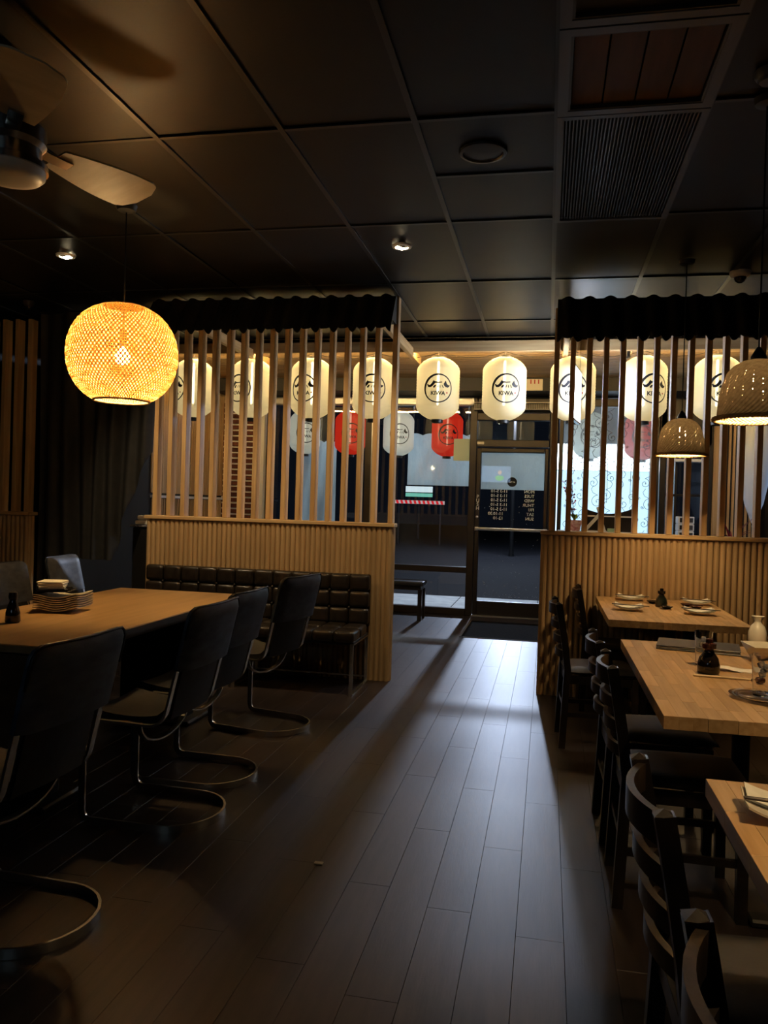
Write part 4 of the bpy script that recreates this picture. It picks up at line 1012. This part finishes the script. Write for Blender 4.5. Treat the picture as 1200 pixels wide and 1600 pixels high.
obj('contents', MB().grid(lambda u, v: ((u - .5) * .125, (v - .5) * .125, .043 + .01 * math.sin(u * 9) * math.cos(v * 8)), 10, 10), PAPERW, tb, smooth=60)
gb = thing('gourd_bottle', 'cream gourd shaped bottle at the wall end of the menu table', 'bottle', (1.11, 3.90, T2))
obj('body', MB().lathe([(.026, 0), (.034, .02), (.038, .055), (.034, .09), (.020, .12), (.017, .135), (.026, .16), (.030, .185), (.024, .21), (.012, .225), (.010, .235)], 24), CERAM, gb, smooth=50)

# ------------------------------------------------------------------ entrance: mat, bench, counter, plants
mt_ = thing('door_mat', 'black entrance mat with pale edging in front of the glass door', 'mat', (-.40, 9.2, 0))
obj('pile', MB().rbox((0, 0, .006), (.93, 1.22, .010), .003, 1), MATM, mt_); obj('edging', MB().box((-.475, 0, .004), (.018, 1.25, .006)).box((0, -.62, .004), (.93, .018, .006)), pmat('mat_edge', (.09, .09, .09), .7), mt_)
vbn = thing('waiting_bench', 'black padded waiting bench under the shop window', 'bench', (-1.93, 9.72, 0))
obj('seat', MB().rbox((0, 0, .445), (.98, .34, .055), .018, 3), LEATHER, vbn, smooth=60); obj('apron', MB().box((0, 0, .395), (.92, .28, .05)), DARKWOOD, vbn)
for sx in (-1, 1):
    for sy in (-1, 1): obj('leg', MB().box((sx * .45, sy * .125, .19), (.05, .05, .38)), DARKWOOD, vbn)
ctr = thing('host_counter', 'white topped host counter below the frosted vine window', 'counter', (.62, 9.15, 0))
obj('body', MB().rbox((0, 0, .57), (.96, .36, 1.14), .006, 1), WHITEP, ctr); obj('top', MB().rbox((0, 0, 1.155), (1.0, .40, .03), .006, 1), WHITEP, ctr)
CTZ = 1.1705
orc = thing('potted_orchid', 'magenta orchid in a pink patterned pot on the host counter', 'plant', (.30, 9.10, CTZ))
obj('pot', MB().lathe([(.055, 0), (.062, .01), (.078, .11), (.080, .12), (.072, .12), (.066, .10)], 24), PINKPOT, orc, smooth=50)
rr = random.Random(11); pet = MB(); stm = MB(); lfm = MB()
for s in range(4):
    a = rr.uniform(0, 6.28); pth = [Vector((0, 0, .09))]
    for k in range(1, 7): pth.append(Vector((math.cos(a) * .018 * k + rr.uniform(-.008, .008), math.sin(a) * .012 * k, .09 + k * (.062 + .012 * s / 3))))
    stm.tube(pth, .004, 6)
    for p in pth[2:]:
        for q in range(5):
            c = p + Vector((rr.uniform(-.035, .035), rr.uniform(-.03, .03), rr.uniform(-.02, .02))); M = Matrix.Translation(c) @ Matrix.Rotation(rr.random() * 6, 4, 'Z') @ Matrix.Rotation(rr.uniform(.3, 1.6), 4, 'X')
            pet.add([(0, 0, 0), (.012, .012, .004), (0, .030, .0), (-.012, .012, .004)], [(0, 1, 2, 3)], M)
obj('stems', stm, DARKWOOD, orc); pp_ = obj('petals', pet, ORCHID, orc); pp_['kind'] = 'stuff'
for k in range(4):
    a = k * 1.7 + 2.6; M = Matrix.Translation((0, 0, .11)) @ Matrix.Rotation(a, 4, 'Z')
    obj('leaf', MB().grid(lambda u, v: (u * .10, (v - .5) * .05 * math.sin(PI * min(1, u * .92 + .08)), .07 * math.sin(u * 2.2) + .01 * abs(v - .5)), 8, 4, (0, 0, .002), M), LEAFG, orc, smooth=60)
es = thing('tablet_stand', 'white angled tablet stand on the host counter', 'stand', (.52, 9.05, CTZ))
obj('strut', MB().sweep([(-.10, 0, .022), (.05, 0, .20)], (0, 1, 0), .016, .05), WHITEP, es); obj('face', MB().sweep([(.015, 0, .27), (.10, 0, .014)], (0, 1, 0), .010, .06), WHITEP, es); obj('base', MB().box((0, 0, .006), (.24, .12, .012)), WHITEP, es)
tag(obj('card_box', MB().rbox((.70, 9.05, CTZ + .0205), (.10, .06, .04), .004, 1), pmat('mint_box', (.35, .5, .33), .6)), 'small mint green box on the host counter', 'box')
st2 = thing('counter_screen', 'dark curved back screen on the host counter', 'screen', (.66, 9.27, CTZ))
obj('board', MB().grid(lambda u, v: ((u - .5) * .56, 0, v * (.20 + .07 * (2 * u - 1) ** 2)), 14, 4, (0, .02, 0)), DARKWOOD, st2)
obj('shelf_line', MB().box((0, -.012, .17), (.54, .02, .014)), WHITEP, st2)
# storage boxes and red plant on the right
cab = thing('low_cabinet', 'black low cabinet in front of the dark doorway', 'cabinet', (1.68, 9.55, 0))
obj('body', MB().rbox((0, 0, .55), (.62, .36, 1.10), .008, 1), BLKMET, cab); obj('top', MB().rbox((0, 0, 1.11), (.66, .40, .02), .004, 1), BLKMET, cab)
for k in range(3):
    t = thing('storage_box', 'white slotted box, ' + ['lowest', 'in the middle', 'topmost'][k] + ' of the stack on the low black cabinet', 'box', (1.52, 9.50, 1.1205 + k * .082), 0, 'stacked boxes on the low cabinet')
    obj('shell', MB().rbox((0, 0, .04), (.17, .20, .079), .006, 1), WHITEP, t); obj('slot', MB().box((-.05, -.1015, .04), (.04, .004, .05)), BLKMET, t); obj('label_slot', MB().box((.03, -.1015, .04), (.08, .004, .05)), TEE2, t)
rp = thing('red_plant', 'spiky red leaved plant in a dark pot behind the right divider', 'plant', (1.76, 8.3, 0))
obj('stand', MB().rbox((0, 0, .50), (.26, .26, 1.0), .008, 1), DARKWOOD, rp)
obj('pot', MB().lathe([(.06, 1.0), (.07, 1.01), (.09, 1.14), (.092, 1.15), (.08, 1.15), (.07, 1.12)], 20), DKGLAZE, rp, smooth=50)
rr = random.Random(4)
for k in range(15):
    a = rr.random() * 6.28; l = rr.uniform(.16, .34); el = rr.uniform(.5, 1.3); M = Matrix.Translation((0, 0, 1.13)) @ Matrix.Rotation(a, 4, 'Z') @ Matrix.Rotation(-el, 4, 'Y')
    obj('leaf', MB().grid(lambda u, v: (u * l, (v - .5) * .03 * (1 - u) ** .6, -.08 * u * u), 6, 2, (0, 0, .002), M), REDLEAF, rp)
ph = thing('paper_drop', 'pale teardrop shaped paper hanging near the lit side window', 'hanging', (2.06, 8.75, 1.30))
obj('paper', MB().lathe([(.002, 0), (.03, .05), (.09, .22), (.135, .45), (.15, .65), (.145, .9), (.10, 1.05), (.02, 1.12)], 20), pmat('bluish_white_paper', (.68, .74, .82), .6), ph, smooth=60)
obj('hanging_wire', MB().tube([(0, 0, 1.12), (0, 0, 1.672)], .0025, 5), BLKMET, ph)
obj('weight', MB().lathe([(.004, -.03), (.012, -.02), (.012, 0), (.004, .01)], 10), ALU, ph, smooth=50)
# vent strip above the door
vs_ = thing('door_vent', 'cream vent grille strip above the glass door', 'vent', (-.46, FY - .16, 2.68))
obj('frame', MB().box((0, .045, 0), (.98, .01, .09)).box((0, 0, .042), (.98, .08, .008)).box((0, 0, -.042), (.98, .08, .008)), pmat('cream_vent', (.55, .5, .42), .5), vs_)
vf = MB().box((0, 0, 0), (.006, .03, .075)).mesh('fin'); vf.materials.append(BLKMET)
for k in range(44): obj('fin', vf, None, vs_, (-.475 + k * .0221, .018, 0))
tag(obj('floor_scrap', MB().rbox((-.824, 2.981, .0035), (.035, .022, .006), .002, 1), pmat('pale_scrap', (.25, .22, .16), .6)), 'tiny pale scrap lying on the dark floor of the aisle', 'scrap')

# ------------------------------------------------------------------ television on the back wall (seen reflected in the door)
tv = thing('television', 'wall mounted television on the back wall, reflected in the glass door', 'television', (-1.45, -2.20, 2.05))
obj('bezel', MB().rbox((0, 0, .3), (.86, .05, .50), .008, 1), BLKMET, tv)
obj('screen', MB().box((0, .0275, .3), (.81, .004, .455)), emat('tv_blue_picture', (.30, .42, .62), 5.0), tv)
obj('picture_shirt', MB().lathe([(.12, -.002), (.12, .002)], 24, M=Matrix.Translation((.10, .0315, .19)) @ Matrix.Rotation(PI / 2, 4, 'X') @ Matrix.Scale(.62, 4, (0, 1, 0))), emat('tv_green', (.14, .42, .05), 11.0), tv)
obj('picture_head', MB().lathe([(.06, -.002), (.06, .002)], 20, M=Matrix.Translation((.10, .0315, .35)) @ Matrix.Rotation(PI / 2, 4, 'X')), emat('tv_skin', (.6, .36, .26), 10.0), tv)

# ------------------------------------------------------------------ outside
pav = struct('pavement', MB().box((-1.4, 11.55, -.06), (16, 2.3, .06)), CONC)
jt = MB().box((0, 0, 0), (.012, 2.28, .002)).mesh('pavement_joint'); jt.materials.append(ASPH)
for k in range(9): obj('pavement_joint', jt, None, pav, (-6.1 + k * 1.2, 11.55, -.0295))
struct('street', MB().box((-2, 37.7, -.12), (60, 50, .06)), ASPH)
struct('wall_outside_eave', MB().box((-1.4, 11.4, 3.02), (9, 1.9, .06)), BLACKW)
sgn = thing('backlit_sign', 'large cold white backlit sign standing outside the frosted vine window', 'sign', (.73, 11.45, -.03))
obj('cabinet', MB().rbox((0, .06, 1.19), (1.30, .10, 2.38), .01, 1), BLKMET, sgn)
obj('upper_face', MB().box((0, .004, 2.17), (1.24, .006, .36)), emat('cold_sign_bright', (.90, .96, 1.0), L_BOX_TOP), sgn)
obj('lower_face', MB().box((0, .004, 1.30), (1.24, .006, 1.36)), emat('cold_sign_soft', (.55, .78, 1.0), L_BOX_LOW), sgn)
for n, x in enumerate((-2.4, -.5)):
    e = thing('eave_floodlight', 'cold white floodlight under the eave outside the ' + ('left window' if n == 0 else 'door'), 'floodlight', (x, 12.1, 2.955), 0, 'floodlights under the eave')
    obj('housing', MB().rbox((0, 0, .01), (.30, .14, .05), .008, 1), BLKMET, e); obj('lens', MB().box((0, 0, -.018), (.26, .10, .006)), emat('cold_flood', (.8, .9, 1), 6.0), e)
    ld = bpy.data.lights.new('flood_beam', 'AREA'); ld.energy = P_EAVE / 2; ld.color = (.78, .88, 1.0); ld.shape = 'RECTANGLE'; ld.size = .26; ld.size_y = .10
    lo = bpy.data.objects.new('flood_beam', ld); C.objects.link(lo); lo.parent = e; lo.location = (0, 0, -.03)
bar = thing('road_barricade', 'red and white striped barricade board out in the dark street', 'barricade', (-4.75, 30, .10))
obj('board', MB().box((0, 0, 1.42), (1.9, .03, .13)), emat('board_white_glow', (1, .8, .8), .5), bar)  # board and stripes glow by themselves in place of light striking them
rs = MB().add([(-.05, -.02, 1.357), (.04, -.02, 1.357), (.0, -.02, 1.483), (-.09, -.02, 1.483)], [(0, 1, 2, 3)]).mesh('red_stripe'); rs.materials.append(emat('stripe_red_glow', (.8, .02, .03), .8))
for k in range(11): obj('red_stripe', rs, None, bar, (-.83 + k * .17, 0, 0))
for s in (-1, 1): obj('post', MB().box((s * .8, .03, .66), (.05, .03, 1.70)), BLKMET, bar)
sgs = thing('street_sign', 'small lit white and mint shop sign across the dark street', 'sign', (-5.58, 35, -.09))
obj('post', MB().box((0, .05, 1.0), (.08, .05, 2.0)), BLKMET, sgs); obj('white_band', MB().box((0, 0, 2.2), (1.2, .04, .26)), emat('sign_white', (.8, .95, 1), .9), sgs); obj('mint_band', MB().box((0, 0, 1.95), (1.2, .04, .16)), emat('sign_mint', (.3, .9, .7), .6), sgs)

lot = thing('parking_lot_lamp', 'tall cold white parking lot lamp out beyond the entrance door', 'street lamp', (-1.05, 25, -.09))
obj('pole', MB().lathe([(.09, 0), (.06, .3), (.045, 4.75)], 12), BLKMET, lot, smooth=50)
obj('head', MB().rbox((0, -.15, 4.78), (.34, .55, .09), .02, 2), BLKMET, lot)
obj('lens', MB().box((0, -.2, 4.73), (.26, .36, .01)), emat('cold_lot_lens', (.8, .88, 1.0), 20.0), lot)
ld = bpy.data.lights.new('lot_beam', 'POINT'); ld.energy = P_LOT; ld.color = (.66, .76, 1.0); ld.shadow_soft_size = .16
lo = bpy.data.objects.new('lot_beam', ld); C.objects.link(lo); lo.parent = lot; lo.location = (0, -.3, 4.62)
nb = thing('notice_box', 'cream notice box with dark stripes on the black fascia over the door', 'sign', (-.20, 9.755, 2.885))
obj('case', MB().rbox((0, 0, 0), (.20, .03, .14), .006, 1), pmat('cream_case', (.6, .55, .46), .6), nb)
for k in range(3): obj('stripe', MB().box((-.04 + k * .045, -.016, .035), (.014, .004, .05)), REDINK, nb)
bs = thing('clip_spot', 'small black clip-on fixture with a blue light bar on the timber beam', 'fixture', (.70, 7.82, 2.90))
obj('bracket', MB().box((0, 0, .04), (.02, .02, .068)), BLKMET, bs)
obj('body', MB().lathe([(.012, -.06), (.028, -.05), (.032, .0), (.018, .02)], 16), BLKMET, bs, smooth=50)
obj('light_bar', MB().box((-.06, 0, .035), (.12, .015, .012)), emat('blue_led', (.12, .25, 1.0), 3.0), bs)

sc_ = MB(); rr = random.Random(9)      # scuffs and flecks on the lower door glass
for k in range(90):
    x = rr.uniform(-.80, -.10); z = .26 + rr.random() ** 2.2 * 1.25; l = rr.uniform(.004, .022); a = rr.uniform(-.6, .9); w = rr.uniform(.0012, .0028)
    sc_.add([(x, .0012, z), (x + l * math.cos(a), .0012, z + l * math.sin(a)), (x + l * math.cos(a), .0012, z + l * math.sin(a) + w), (x, .0012, z + w)], [(0, 1, 2, 3)])
so = obj('scuff_marks', sc_, WHITETXT, lf); so['kind'] = 'stuff'
